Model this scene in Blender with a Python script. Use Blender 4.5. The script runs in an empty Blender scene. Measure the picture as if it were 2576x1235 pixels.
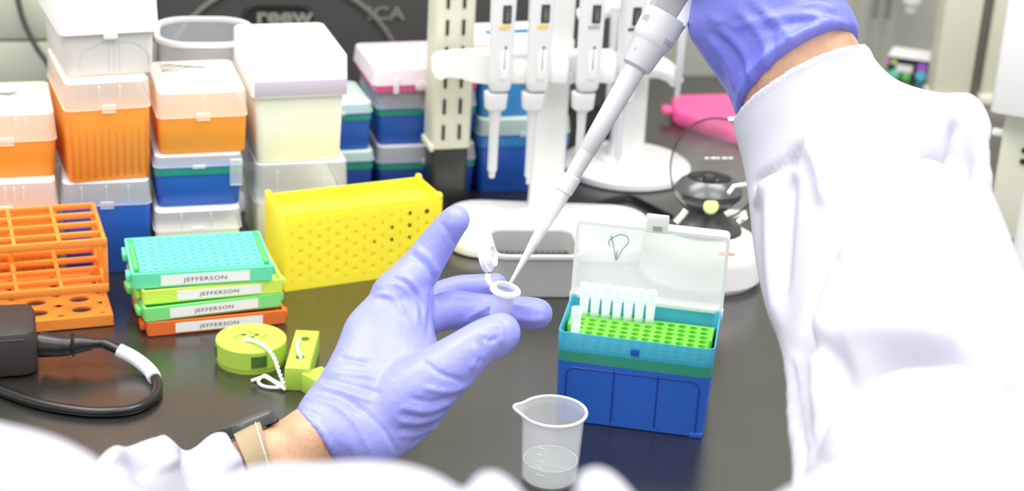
import bpy, bmesh, math, random
import numpy as np
from mathutils import Vector, Matrix
from math import sin, cos, pi, radians, tan, atan2, sqrt
random.seed(4)
SC = bpy.context.scene
COL = SC.collection

# ------------------------------------------------------------------ camera model
IW, IH, FPX = 2576.0, 1235.0, 4350.0
TH, AL = radians(22.2), radians(3.2)
CAM = Vector((0, 0, .617))
_R0 = Vector((1, 0, 0)); _U0 = Vector((0, sin(TH), cos(TH))); FW = Vector((0, cos(TH), -sin(TH)))
RT = _R0 * cos(AL) + _U0 * sin(AL)
UP = _U0 * cos(AL) - _R0 * sin(AL)
def ray(x, y):
    return (FW + RT * ((x - IW / 2) / FPX) + UP * ((IH / 2 - y) / FPX)).normalized()
def P(x, y, d):            # point seen at a photo pixel, d metres away
    return CAM + ray(x, y) * d
def G(x, y, z=0.0):        # point seen at a photo pixel on the level z
    r = ray(x, y); return CAM + r * ((z - CAM.z) / r.z)
def PY(x, y, Y):           # point seen at a photo pixel on the vertical plane Y
    r = ray(x, y); return CAM + r * (Y / r.y)
def proj(p):
    q = p - CAM; f = q.dot(FW)
    return (IW / 2 + FPX * q.dot(RT) / f, IH / 2 - FPX * q.dot(UP) / f)
def zat(g, y):             # height above g that shows at pixel row y
    lo, hi = -.5, .6
    for _ in range(50):
        m = (lo + hi) / 2
        if proj(Vector((g.x, g.y, m)))[1] > y: lo = m
        else: hi = m
    return lo

cd = bpy.data.cameras.new('camera'); cam = bpy.data.objects.new('camera', cd); COL.objects.link(cam)
m = Matrix((RT, UP, -FW)).transposed().to_4x4(); m.translation = CAM
cam.matrix_world = m
cd.sensor_width = 36; cd.lens = FPX / IW * 36; cd.clip_start = .02
cd.dof.use_dof = True; cd.dof.focus_distance = 1.22; cd.dof.aperture_fstop = 6.5
SC.camera = cam

# ------------------------------------------------------------------ materials
def lin(c):
    return tuple((v / 255 / 12.92) if v / 255 <= .04045 else ((v / 255 + .055) / 1.055) ** 2.4 for v in c)
MAT = {}
def mat(name, rgb, rough=.45, alpha=1, spec=.5, noise=0, nscale=20, bump=0, bscale=200, sss=0, metal=0,
        trans=0, emis=0, tl=0, rgb2=None, coat=0):
    m = bpy.data.materials.new(name); m.use_nodes = True
    nt = m.node_tree; b = nt.nodes['Principled BSDF']
    c = (*lin(rgb), 1)
    b.inputs['Base Color'].default_value = c
    b.inputs['Roughness'].default_value = rough
    b.inputs['Alpha'].default_value = alpha
    b.inputs['Metallic'].default_value = metal
    b.inputs['Specular IOR Level'].default_value = spec
    b.inputs['Transmission Weight'].default_value = trans
    b.inputs['Coat Weight'].default_value = coat
    if sss:
        b.inputs['Subsurface Weight'].default_value = sss
        b.inputs['Subsurface Scale'].default_value = .01
    if emis:
        b.inputs['Emission Color'].default_value = c; b.inputs['Emission Strength'].default_value = emis
    tc = nt.nodes.new('ShaderNodeTexCoord')
    if noise or rgb2:
        n = nt.nodes.new('ShaderNodeTexNoise'); n.inputs['Scale'].default_value = nscale; n.inputs['Detail'].default_value = 4
        r = nt.nodes.new('ShaderNodeValToRGB')
        c2 = (*lin(rgb2), 1) if rgb2 else tuple(v * (1 - noise) for v in c[:3]) + (1,)
        r.color_ramp.elements[0].position = .35; r.color_ramp.elements[1].position = .65
        r.color_ramp.elements[0].color = c2; r.color_ramp.elements[1].color = c
        nt.links.new(tc.outputs['Object'], n.inputs['Vector']); nt.links.new(n.outputs['Fac'], r.inputs['Fac'])
        nt.links.new(r.outputs['Color'], b.inputs['Base Color'])
    if bump:
        n = nt.nodes.new('ShaderNodeTexNoise'); n.inputs['Scale'].default_value = bscale; n.inputs['Detail'].default_value = 3
        bp = nt.nodes.new('ShaderNodeBump'); bp.inputs['Strength'].default_value = bump; bp.inputs['Distance'].default_value = .002
        nt.links.new(tc.outputs['Object'], n.inputs['Vector']); nt.links.new(n.outputs['Fac'], bp.inputs['Height'])
        nt.links.new(bp.outputs['Normal'], b.inputs['Normal'])
    if tl:      # light shining through thin plastic
        t = nt.nodes.new('ShaderNodeBsdfTranslucent'); t.inputs['Color'].default_value = c
        mx = nt.nodes.new('ShaderNodeMixShader'); mx.inputs[0].default_value = tl
        out = nt.nodes['Material Output']
        nt.links.new(b.outputs[0], mx.inputs[1]); nt.links.new(t.outputs[0], mx.inputs[2]); nt.links.new(mx.outputs[0], out.inputs[0])
    MAT[name] = m
    return m
M = MAT
mat('orange', (250, 158, 50), .4, tl=.25)
mat('orange_deep', (238, 122, 48), .45, tl=.2)
mat('orange_rack', (250, 140, 50), .38)
mat('blue', (26, 86, 190), .35, tl=.15)
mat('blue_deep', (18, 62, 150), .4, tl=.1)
mat('blue_light', (48, 140, 215), .35, tl=.2)
mat('blue_hero', (40, 102, 214), .3, tl=.15)
mat('blue_hero_in', (60, 165, 240), .35, tl=.2)
mat('cyan_wall', (60, 182, 222), .25, alpha=.76)
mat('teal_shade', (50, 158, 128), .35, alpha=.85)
mat('held_grey', (186, 187, 191), .4)
mat('held_light', (196, 197, 201), .4)
mat('held_dark', (150, 150, 152), .45)
mat('line_blue', (16, 52, 150), .4)
mat('teal_band', (20, 130, 110), .4)
mat('green_rack', (128, 228, 70), .35, tl=.2)
mat('green_well', (84, 200, 40), .4, tl=.1)
mat('cream', (236, 236, 220), .5)
mat('white_plastic', (243, 243, 240), .35)
mat('white_box', (208, 205, 200), .5)
mat('white_case', (246, 246, 245), .3)
mat('clear', (225, 228, 234), .25, alpha=.26)
mat('clear_warm', (252, 240, 226), .3, alpha=.32)
mat('clear_lid', (246, 247, 247), .25, alpha=.55, emis=.1)  # slight emission added so the front-facing lid looks lit
mat('clear_edge', (250, 250, 250), .3, alpha=.8)
mat('clear_green', (215, 240, 232), .3, alpha=.4)
mat('frost', (244, 247, 250), .2, alpha=.27, emis=.05)  # faint emission added to lift the grey of the beaker wall
mat('frost_rim', (240, 242, 246), .25, alpha=.75)
mat('water', (222, 228, 224), .05, alpha=.3)
mat('glass_clear', (160, 158, 158), .06, alpha=.3, spec=.8)
mat('glass_rim', (60, 62, 62), .1, alpha=.7)
mat('tip', (244, 252, 253), .2, alpha=.5, emis=.12)  # emission added to make the clear tips look brighter
mat('tip_filter', (252, 252, 252), .6, emis=.25)  # glow of its own added to brighten the white filters
mat('liquid', (205, 216, 216), .1, alpha=.7)
mat('tip_plastic', (232, 234, 236), .25, alpha=.72)
mat('tube', (222, 225, 248), .2, alpha=.5)
mat('tube_rim', (248, 248, 255), .25, alpha=.85)
mat('pink', (250, 95, 165), .35, tl=.2)
mat('pink_clear', (248, 232, 244), .3, alpha=.75)
mat('yellow', (255, 244, 62), .35, tl=.3, emis=.12)  # weak emission stands in for light coming through the rack
mat('yellow_deep', (246, 228, 52), .4, emis=.08)  # also glows slightly, as if lit from behind
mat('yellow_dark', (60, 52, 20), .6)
mat('teal', (110, 240, 190), .35, tl=.15)
mat('teal_top', (120, 245, 215), .3)
mat('green_pale', (125, 232, 130), .4)
mat('green_slot', (95, 225, 95), .4)
mat('yellow_green', (215, 245, 90), .4)
mat('orange_tray', (238, 108, 40), .4)
mat('lime', (170, 208, 68), .5)
mat('lime_dark', (60, 95, 20), .6)
mat('string', (245, 240, 232), .8, bump=.5, bscale=900)
mat('black_plastic', (20, 18, 18), .35)
mat('black_soft', (42, 36, 34), .6, bump=.15, bscale=900)
mat('black_cable', (12, 11, 11), .3)
mat('black_base', (42, 42, 40), .35, noise=.3, nscale=30)
mat('wrap', (235, 234, 240), .5)
mat('grey_tray', (178, 178, 178), .5)
mat('grey_tray_rim', (222, 222, 214), .5)
mat('grey_mat', (92, 92, 92), .8)
mat('grey_plastic', (160, 160, 160), .5)
mat('pip_grey', (200, 201, 204), .4)
mat('pip_white', (226, 227, 230), .35)
mat('pip_light', (212, 214, 218), .4)
mat('band_yellow', (250, 205, 50), .4)
mat('band_grey', (165, 165, 168), .4)
mat('band_dark', (70, 70, 72), .4)
mat('ink', (45, 45, 48), .6)
mat('ink_soft', (120, 122, 128), .6)
mat('ink_green', (70, 150, 120), .6)
mat('paper', (246, 246, 246), .6)
mat('glove', (142, 147, 226), .42, bump=.3, bscale=120, rgb2=(134, 139, 221), nscale=30)
mat('glove_deep', (118, 125, 220), .42, bump=.4, bscale=110, rgb2=(100, 107, 212), nscale=26)
mat('skin', (204, 160, 124), .5, rgb2=(180, 134, 102), nscale=45, bump=.3, bscale=300)
mat('cloth', (184, 184, 197), .9, spec=.1, bump=.12, bscale=700, sss=.0)
mat('strap', (160, 140, 106), .7, bump=.2, bscale=500)
mat('watch_case', (60, 62, 64), .3)
mat('bag_black', (72, 72, 70), .75, noise=.18, nscale=3)
mat('bag_dark', (22, 22, 22), .7)
mat('bag_ring', (96, 96, 92), .7)
mat('logo', (130, 132, 122), .7)
mat('logo_dim', (112, 113, 104), .7)
mat('wall_grey', (188, 188, 176), .8, noise=.06, nscale=2)
mat('drawer', (182, 186, 166), .6)
mat('drawer_gap', (130, 132, 118), .8)
mat('steel', (150, 152, 156), .35, metal=.6)
mat('upright', (232, 230, 208), .5)
mat('slot', (30, 28, 26), .8)
mat('floor_tile', (190, 188, 180), .5, noise=.08, nscale=4)
mat('ceiling_tile', (235, 235, 232), .9)
mat('centri_black', (48, 48, 50), .4)
mat('centri_rotor', (88, 90, 92), .28, metal=.55)
mat('rotor_hole', (14, 14, 14), .7)
mat('button', (226, 250, 140), .4)
mat('red_mark', (240, 120, 110), .5)
mat('cream_case', (226, 227, 206), .5)
mat('bench_side', (200, 200, 190), .6)
mat('lavender', (205, 192, 212), .5, alpha=.8)

# bench resin: black, semi-gloss, with fine specks
for nm_, top_ in (('clear', .8), ('clear_warm', .86), ('clear_green', .85), ('pink_clear', .9)):  # clear lids: upward faces more opaque, bright top light put into the alpha
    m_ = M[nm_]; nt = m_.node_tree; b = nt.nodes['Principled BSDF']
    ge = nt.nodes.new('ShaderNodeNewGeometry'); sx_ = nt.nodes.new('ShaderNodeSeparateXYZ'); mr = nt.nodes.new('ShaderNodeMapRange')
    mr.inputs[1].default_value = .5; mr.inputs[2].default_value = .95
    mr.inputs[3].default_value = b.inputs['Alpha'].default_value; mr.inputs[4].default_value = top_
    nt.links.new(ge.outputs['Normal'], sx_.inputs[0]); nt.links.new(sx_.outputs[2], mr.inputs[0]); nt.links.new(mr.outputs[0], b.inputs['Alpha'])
mb = mat('bench_resin', (30, 28, 26), .2, spec=.6)
mb.node_tree.nodes['Principled BSDF'].inputs['IOR'].default_value = 1.95
nt = mb.node_tree; b = nt.nodes['Principled BSDF']
tc = nt.nodes.new('ShaderNodeTexCoord')
n1 = nt.nodes.new('ShaderNodeTexNoise'); n1.inputs['Scale'].default_value = 900; n1.inputs['Detail'].default_value = 2
n2 = nt.nodes.new('ShaderNodeTexNoise'); n2.inputs['Scale'].default_value = 5; n2.inputs['Detail'].default_value = 5
bp = nt.nodes.new('ShaderNodeBump'); bp.inputs['Strength'].default_value = .12; bp.inputs['Distance'].default_value = .0006
r1 = nt.nodes.new('ShaderNodeMapRange'); r1.inputs[3].default_value = .17; r1.inputs[4].default_value = .28
sp = nt.nodes.new('ShaderNodeTexVoronoi'); sp.inputs['Scale'].default_value = 130
rr_ = nt.nodes.new('ShaderNodeValToRGB')
rr_.color_ramp.elements[0].position = .0; rr_.color_ramp.elements[0].color = (*lin((130, 128, 120)), 1)
rr_.color_ramp.elements[1].position = .055; rr_.color_ramp.elements[1].color = (*lin((32, 30, 27)), 1)
for n in (n1, n2, sp): nt.links.new(tc.outputs['Object'], n.inputs['Vector'])
nt.links.new(n1.outputs['Fac'], bp.inputs['Height']); nt.links.new(bp.outputs['Normal'], b.inputs['Normal'])
nt.links.new(n2.outputs['Fac'], r1.inputs[0]); nt.links.new(r1.outputs[0], b.inputs['Roughness'])
nt.links.new(sp.outputs['Distance'], rr_.inputs['Fac']); nt.links.new(rr_.outputs['Color'], b.inputs['Base Color'])

# tissue carton: dark card with bright round dots
mt_ = mat('dots', (40, 34, 50), .5)
nt = mt_.node_tree; b = nt.nodes['Principled BSDF']
tc = nt.nodes.new('ShaderNodeTexCoord'); v = nt.nodes.new('ShaderNodeTexVoronoi'); v.inputs['Scale'].default_value = 62; v.inputs['Randomness'].default_value = .45
hs = nt.nodes.new('ShaderNodeHueSaturation'); hs.inputs['Saturation'].default_value = 1; hs.inputs['Value'].default_value = 1
st = nt.nodes.new('ShaderNodeMath'); st.operation = 'LESS_THAN'; st.inputs[1].default_value = .42
mx = nt.nodes.new('ShaderNodeMix'); mx.data_type = 'RGBA'; mx.inputs[6].default_value = (.02, .015, .03, 1)
nt.links.new(tc.outputs['Object'], v.inputs['Vector']); sc_ = nt.nodes.new('ShaderNodeSeparateColor'); cc_ = nt.nodes.new('ShaderNodeCombineColor'); cc_.mode = 'HSV'; cc_.inputs[1].default_value = .85; cc_.inputs[2].default_value = .8
nt.links.new(v.outputs['Color'], sc_.inputs[0]); fm_ = nt.nodes.new('ShaderNodeMath'); fm_.operation = 'MULTIPLY'; fm_.inputs[1].default_value = 5.3; ff_ = nt.nodes.new('ShaderNodeMath'); ff_.operation = 'FRACT'
nt.links.new(sc_.outputs[1], fm_.inputs[0]); nt.links.new(fm_.outputs[0], ff_.inputs[0]); nt.links.new(ff_.outputs[0], cc_.inputs[0]); nt.links.new(cc_.outputs[0], hs.inputs['Color'])
nt.links.new(v.outputs['Distance'], st.inputs[0]); nt.links.new(st.outputs[0], mx.inputs[0])
nt.links.new(hs.outputs['Color'], mx.inputs[7]); nt.links.new(mx.outputs[2], b.inputs['Base Color'])

# ------------------------------------------------------------------ mesh building
class MB:
    def __init__(s): s.v = []; s.f = []; s.x = Matrix.Identity(4)
    def add(s, vs, fs):
        b = len(s.v); s.v += [s.x @ Vector(p) for p in vs]; s.f += [tuple(b + i for i in f) for f in fs]; return s
    def stack(s, loops, c0=True, c1=True, closed=False):
        n = len(loops[0]); vs = [p for l in loops for p in l]; fs = []
        K = len(loops)
        for k in range(K if closed else K - 1):
            k2 = (k + 1) % K
            for i in range(n):
                j = (i + 1) % n
                fs.append((k * n + i, k * n + j, k2 * n + j, k2 * n + i))
        if not closed:
            if c0: fs.append(tuple(reversed(range(n))))
            if c1: fs.append(tuple((K - 1) * n + i for i in range(n)))
        return s.add(vs, fs)
    def box(s, cx, cy, z0, w, d, h, r=.002, e=None, taper=1.0, seg=4):
        e = min(r, h / 2.2) if e is None else e
        t = taper
        L = lambda z, i: rr(z, w * (t + (1 - t) * (z - z0) / h) - 2 * i, d * (t + (1 - t) * (z - z0) / h) - 2 * i, max(r - i * .5, .0003), cx, cy, seg)
        if e > 0:
            return s.stack([L(z0, e), L(z0 + e * .3, e * .3), L(z0 + e, 0), L(z0 + h - e, 0), L(z0 + h - e * .3, e * .3), L(z0 + h, e)])
        return s.stack([L(z0, 0), L(z0 + h, 0)])
    def tray(s, cx, cy, z0, w, d, h, t, r=.004, taper=1.0, floor=None, seg=5):
        """open-topped hollow box"""
        fl = t if floor is None else floor
        k = lambda z: taper + (1 - taper) * (z - z0) / h
        L = lambda z, i: rr(z, w * k(z) - 2 * i, d * k(z) - 2 * i, max(r - i * .7, .0005), cx, cy, seg)
        return s.stack([L(z0, .0012), L(z0 + .0012, 0), L(z0 + h, 0), L(z0 + h, t), L(z0 + fl, t)])
    def cap(s, cx, cy, z0, w, d, h, t, r=.004, taper=1.0, seg=5):
        """hollow lid, open at the bottom"""
        k = lambda z: 1 - (1 - taper) * (z - z0) / h
        L = lambda z, i: rr(z, w * k(z) - 2 * i, d * k(z) - 2 * i, max(r - i * .7, .0005), cx, cy, seg)
        return s.stack([L(z0 + h - t, t), L(z0, t), L(z0, 0), L(z0 + h - .002, 0), L(z0 + h - .0006, .0006), L(z0 + h, .002)])
    def lathe(s, prof, n=40, c0=True, c1=True, cx=0, cy=0, sx=1, sy=1):
        return s.stack([[(cx + r * sx * cos(2 * pi * i / n), cy + r * sy * sin(2 * pi * i / n), z) for i in range(n)] for r, z in prof], c0, c1)
    def tube(s, pts, rad, n=12, flat=1.0, cap=True, fref=None):
        pts = [Vector(p) for p in pts]; K = len(pts)
        if not hasattr(rad, '__len__'): rad = [rad] * K
        loops = []; prev = None
        for k in range(K):
            t = (pts[min(k + 1, K - 1)] - pts[max(k - 1, 0)]).normalized()
            if prev is None:
                a = fref or (Vector((0, 0, 1)) if abs(t.z) < .9 else Vector((1, 0, 0)))
                u = (a - t * a.dot(t)).normalized()
            else: u = (prev - t * prev.dot(t)).normalized()
            prev = u; w = t.cross(u)
            loops.append([pts[k] + (u * cos(2 * pi * i / n) * flat + w * sin(2 * pi * i / n)) * rad[k] for i in range(n)])
        return s.stack(loops, cap, cap)
    def build(s, name, m, parent=None, ang=35, world=False):
        me = bpy.data.meshes.new(name)
        vs = s.v
        if world and parent is not None:
            inv = mw_of(parent).inverted(); vs = [inv @ p for p in vs]
        me.from_pydata([tuple(p) for p in vs], [], s.f); me.validate(); me.update()
        return fin(name, me, m, parent, ang)
def fin(name, me, m, parent=None, ang=35):
    if ang is not None:
        for p in me.polygons: p.use_smooth = True
        if ang < 180: me.set_sharp_from_angle(angle=radians(ang))
    me.materials.append(M[m] if isinstance(m, str) else m)
    o = bpy.data.objects.new(name, me); COL.objects.link(o)
    if parent is not None: o.parent = parent
    return o
def rr(z, w, d, r, cx=0, cy=0, seg=4):
    r = min(r, w / 2.01, d / 2.01); out = []
    for q, (sx, sy) in enumerate(((1, 1), (-1, 1), (-1, -1), (1, -1))):
        for k in range(seg + 1):
            a = q * pi / 2 + k / seg * pi / 2
            out.append((cx + sx * (w / 2 - r) + r * cos(a), cy + sy * (d / 2 - r) + r * sin(a), z))
    return out
def crom(pts, n):
    """Catmull-Rom through lists of equal-length numeric tuples"""
    A = [np.array(p, float) for p in pts]; K = len(A); out = []
    for k in range(K - 1):
        p0, p1, p2, p3 = A[max(k - 1, 0)], A[k], A[k + 1], A[min(k + 2, K - 1)]
        for i in range(n):
            t = i / n
            out.append(.5 * ((2 * p1) + (-p0 + p2) * t + (2 * p0 - 5 * p1 + 4 * p2 - p3) * t * t + (-p0 + 3 * p1 - 3 * p2 + p3) * t ** 3))
    out.append(A[-1]); return out
MWX = {}
def mw_of(o):
    while o.name not in MWX: o = o.parent
    return MWX[o.name]
def thing(name, label, cat, loc=(0, 0, 0), rz=0, group=None):
    o = bpy.data.objects.new(name, None); COL.objects.link(o)
    o.location = loc; o.rotation_euler = (0, 0, rz); o.empty_display_size = .02
    o['label'] = label; o['category'] = cat
    if group: o['group'] = group
    MWX[o.name] = Matrix.Translation(Vector(loc)) @ Matrix.Rotation(rz, 4, 'Z')
    return o
def struct(o): o['kind'] = 'structure'; return o
def tagm(o, label, cat, group=None):
    o['label'] = label; o['category'] = cat
    if group: o['group'] = group
    return o
def text(body, size, name, m, parent, mw, bold=0, world=False, spacing=1.0, sx=1):
    """flat lettering; mw places it (text lies in local XY, centred)"""
    cu = bpy.data.curves.new('t', 'FONT'); cu.body = body; cu.size = size; cu.align_x = 'CENTER'; cu.align_y = 'CENTER'
    cu.offset = bold; cu.resolution_u = 3; cu.space_character = spacing
    o = bpy.data.objects.new('t', cu); COL.objects.link(o)
    dg = bpy.context.evaluated_depsgraph_get(); dg.update()
    me = bpy.data.meshes.new_from_object(o.evaluated_get(dg))
    bpy.data.objects.remove(o); bpy.data.curves.remove(cu)
    me.name = name
    T = mw @ Matrix.Diagonal((sx, 1, 1, 1))
    if world and parent is not None: T = mw_of(parent).inverted() @ T
    me.transform(T); me.materials.clear()
    return fin(name, me, m, parent, None)
def basis(o, x, y):     # matrix with given origin, x axis and y axis
    x = Vector(x).normalized(); z = x.cross(Vector(y)).normalized(); y = z.cross(x)
    mm = Matrix((x, y, z)).transposed().to_4x4(); mm.translation = Vector(o); return mm
def front(x, y, z):     # lettering matrix on a local front face (facing -y)
    return basis((x, y, z), (1, 0, 0), (0, 0, 1))
def seat(bl, br, z0):   # stand a thing on level z0 with its front-bottom edge on two pixels
    A, B = G(*bl, z0), G(*br, z0); mid = (A + B) / 2; e = B - A
    return mid, atan2(e.y, e.x), (B - A).length, A, B
def copy_tree(o, **kw):
    c = o.copy(); COL.objects.link(c)
    for ch in list(o.children):
        d = ch.copy(); COL.objects.link(d); d.parent = c
        for g in list(ch.children):
            h = g.copy(); COL.objects.link(h); h.parent = d
    for k, v in kw.items(): c[k] = v
    return c

# ------------------------------------------------------------------ setting
YAW = radians(12)
bd = Vector((cos(YAW), sin(YAW), 0)); bn = Vector((-sin(YAW), cos(YAW), 0))   # along the bench / to its back
edge = G(1740, 190)                      # a point on the bench's back edge
def BP(a, b, z=0):                       # bench frame: a along, b beyond the back edge
    return edge + bd * a + bn * b + Vector((0, 0, z))
def bench_box(name, a0, a1, b0, b1, z0, z1, m, parent=None):
    k = MB(); c = [BP(a0, b0, z0), BP(a1, b0, z0), BP(a1, b1, z0), BP(a0, b1, z0)]
    t = [p + Vector((0, 0, z1 - z0)) for p in c]
    k.add(c + t, [(0, 3, 2, 1), (4, 5, 6, 7), (0, 1, 5, 4), (1, 2, 6, 5), (2, 3, 7, 6), (3, 0, 4, 7)])
    return k.build(name, m, parent, None, world=True)
wb = thing('lab_bench', 'long laboratory bench with a black semi-gloss resin worktop', 'bench', (edge.x, edge.y, -.9))
bench_box('worktop', -2.2, 1.6, -1.38, 0, -.03, 0, 'bench_resin', wb)
bench_box('cabinet_base', -2.15, 1.55, -1.3, -.02, -.88, -.03, 'bench_side', wb)
k = MB(); k.add([(-4, -2.5, -.9), (4, -2.5, -.9), (4, 4.4, -.9), (-4, 4.4, -.9)], [(0, 1, 2, 3)]); struct(k.build('floor', 'floor_tile', None, None))
k = MB(); k.add([(-4, -2.5, 1.9), (4, -2.5, 1.9), (4, 4.4, 1.9), (-4, 4.4, 1.9)], [(3, 2, 1, 0)]); struct(k.build('ceiling', 'ceiling_tile', None, None))
w = bench_box('wall_back', -2.4, 2.2, .16, .26, -.9, 1.9, 'wall_grey'); struct(w)

# ceiling lights: fitting + real area lamp
for i, (lx, ly) in enumerate(((-.75, 1.25), (.75, 1.25), (-.75, .1), (.75, .1))):
    t = thing('ceiling_light', 'recessed white ceiling light panel above the bench', 'light', (lx, ly, 1.86), 0, 'ceiling light panels')
    MB().tray(0, 0, 0, 1.24, .64, .035, .012).build('frame', 'white_case', t)
    ld = bpy.data.lights.new('area_lamp', 'AREA'); ld.shape = 'RECTANGLE'; ld.size = 1.2; ld.size_y = .6
    ld.energy = 26 if ly > .5 else 15; ld.color = (1, .985, .96)
    lo = bpy.data.objects.new('lamp', ld); COL.objects.link(lo); lo.parent = t; lo.location = (0, 0, -.01)
wd = bpy.data.worlds.new('world'); SC.world = wd; wd.use_nodes = True
wd.node_tree.nodes['Background'].inputs[0].default_value = (.93, .95, 1, 1)
wd.node_tree.nodes['Background'].inputs[1].default_value = .95
SC.view_settings.view_transform = 'Standard'
SC.view_settings.look = 'None'
SC.view_settings.exposure = .32
SC.view_settings.gamma = 1.1

# ------------------------------------------------------------------ boxes in the stacks
def lidbox(name, label, cat, bl, br, z0, ytop, ylid, dp, mb_, ml, group=None, taper=.95, band=None,
           ribs=0, lidribs=(), tabs=True, over=.0012, lidtaper=.97, body='base'):
    mid, rz, w, A, B = seat(bl, br, z0)
    hb = zat(B, ytop) - z0
    hl = (zat(B, ylid) - z0 - hb) if ylid is not None else 0
    t = thing(name, label, cat, (mid.x, mid.y, z0), rz, group)
    wt = w / taper
    ctr = dp / 2
    k = MB(); k.box(0, ctr, 0, wt, dp, hb, .006, .0015, taper)
    k.build(body, mb_, t)
    if band:
        MB().box(0, ctr, hb * .8, wt + .0006, dp + .0006, hb * .16, .006, 0, 1).build('coloured_band', band, t)
    if ribs:
        k = MB()
        for i in range(ribs):
            x = -w / 2 + w * (i + .5) / ribs
            k.box(x, (dp - dp * taper) / 2 - .0002, hb * .06, .0014, .002, hb * .8, .0004, .0002)
        k.build('ribs', 'orange_deep' if 'orange' in mb_ else mb_, t)
    if hl > 0:
        L = MB(); L.cap(0, ctr, hb, wt + 2 * over, dp + 2 * over, hl, .0012, .007, lidtaper)
        if tabs:
            L.box(0, -over - .0006, hb - hl * .12, .012, .002, hl * .3, .001)
        for fx in lidribs:
            L.box(fx * wt, -over + .0002 + .001, hb + hl * .12, .0016, .002, hl * .72, .0004, .0002)
        L.build('lid', ml, t)
    return t, z0 + hb + hl
S = 'stacked tip boxes at the left of the bench'
# leftmost stack
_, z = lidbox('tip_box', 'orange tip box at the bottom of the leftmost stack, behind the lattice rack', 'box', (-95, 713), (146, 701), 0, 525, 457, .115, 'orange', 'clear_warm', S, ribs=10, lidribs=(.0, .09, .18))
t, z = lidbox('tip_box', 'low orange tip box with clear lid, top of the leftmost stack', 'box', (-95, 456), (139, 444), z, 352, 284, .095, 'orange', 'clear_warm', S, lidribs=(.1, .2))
k = MB()
for i in range(5):
    pts = [(-.012 + .03 * u + .004 * sin(i * 2.1), .052 + i * .003 + .006 * sin(u * 3.1 + i), z - t.location.z + .0004) for u in np.linspace(-.6, .7, 9)]
    k.tube(pts, .0005, 5)
k.build('pen_scribble', 'ink_soft', t)
# second stack
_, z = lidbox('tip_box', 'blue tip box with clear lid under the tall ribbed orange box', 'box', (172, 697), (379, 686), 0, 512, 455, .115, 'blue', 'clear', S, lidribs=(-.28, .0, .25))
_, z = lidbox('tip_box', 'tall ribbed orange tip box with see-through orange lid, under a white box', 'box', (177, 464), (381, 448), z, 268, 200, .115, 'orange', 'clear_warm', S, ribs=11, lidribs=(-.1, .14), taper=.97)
t, z = lidbox('freezer_box', 'white plastic storage box on top of the orange tip boxes', 'box', (170, 199), (387, 185), z, 76, -30, .115, 'white_box', 'white_case', None, taper=.96, over=.004)
k = MB()          # embossed arch on the front
hbx = zat(G(387, 185, t.location.z), 76) - t.location.z
ys_ = lambda z_: .0023 * (1 - z_ / hbx) - .0001
pts = [(.004 - .03 * cos(a) * (1 if a < 9 else 1), .002 + .0285 * sin(a) ** .5) for a in np.linspace(.03, pi - .03, 25)]
k.tube([(x_, ys_(z_), z_) for x_, z_ in pts], .0005, 6)
for dx in (-.005, -.0005, .004): k.tube([(.004 + dx, ys_(.004), .004), (.004 + dx, ys_(.030), .030)], .0004, 5)
k.build('embossed_arch', 'pip_grey', t)
# third stack
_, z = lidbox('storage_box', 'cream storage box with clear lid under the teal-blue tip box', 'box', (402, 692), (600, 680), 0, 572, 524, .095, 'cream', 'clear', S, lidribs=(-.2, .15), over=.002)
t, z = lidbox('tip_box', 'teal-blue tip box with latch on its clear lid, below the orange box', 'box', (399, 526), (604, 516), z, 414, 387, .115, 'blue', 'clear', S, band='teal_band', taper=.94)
k = MB(); k.box(.032, -.002, .02, .011, .003, .024, .001); k.build('latch', 'clear', t)
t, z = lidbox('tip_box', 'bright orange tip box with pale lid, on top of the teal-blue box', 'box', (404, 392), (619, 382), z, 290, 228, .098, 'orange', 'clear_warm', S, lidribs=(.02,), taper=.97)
k = MB()
for i in range(4):
    pts = [(-.01 + .03 * u, .07 + i * .003 + .006 * sin(u * 3.4 + i), z - t.location.z + .0004) for u in np.linspace(-.6, .7, 9)]
    k.tube(pts, .0005, 5)
k.build('pen_scribble', 'ink_soft', t)
# clear bin behind the third stack
mid, rz, w, A, B = seat((408, 556), (634, 552), 0)
t = thing('clear_bin', 'tall empty clear plastic bin standing behind the orange and blue box stack', 'bin', (mid.x, mid.y, 0), rz)
hb = zat(B, 108)
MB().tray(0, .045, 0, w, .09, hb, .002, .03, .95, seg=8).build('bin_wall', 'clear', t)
k = MB(); k.stack([rr(hb - .004, w - .002, .088, .03, 0, .045, 8), rr(hb - .004, w + .006, .096, .032, 0, .045, 8), rr(hb, w + .006, .096, .032, 0, .045, 8), rr(hb, w - .002, .088, .03, 0, .045, 8)], False, False, True)
k.build('bin_rim', 'clear_edge', t)
# fourth stack
_, z = lidbox('storage_box', 'lower cream storage box with clear lid, partly hidden by the yellow rack', 'box', (654, 656), (860, 644), 0, 499, 404, .108, 'cream', 'clear', None, lidribs=(-.28, .24), over=.003, taper=.95)
t, z = lidbox('storage_box', 'large cream storage box with tall bright white lid, top of its stack', 'box', (650, 415), (858, 404), z, 236, 138, .108, 'cream', 'white_case', None, lidribs=(), over=.0035, taper=.95, lidtaper=.98, tabs=False)
hb = zat(G(858, 404, t.location.z), 236) - t.location.z
k = MB(); k.box(0, -.003, hb + .001, .082, .002, .014, .0006, .0003)
k.build('lavender_strip', 'lavender', t)
# fifth stack, behind
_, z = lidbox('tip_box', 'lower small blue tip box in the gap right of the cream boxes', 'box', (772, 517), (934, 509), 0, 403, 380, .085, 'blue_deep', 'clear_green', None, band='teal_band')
_, z = lidbox('tip_box', 'upper small blue tip box with frosted lid right of the big cream box', 'box', (772, 386), (931, 377), z, 282, 258, .075, 'blue', 'clear_green', None, band='teal_band')
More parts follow.
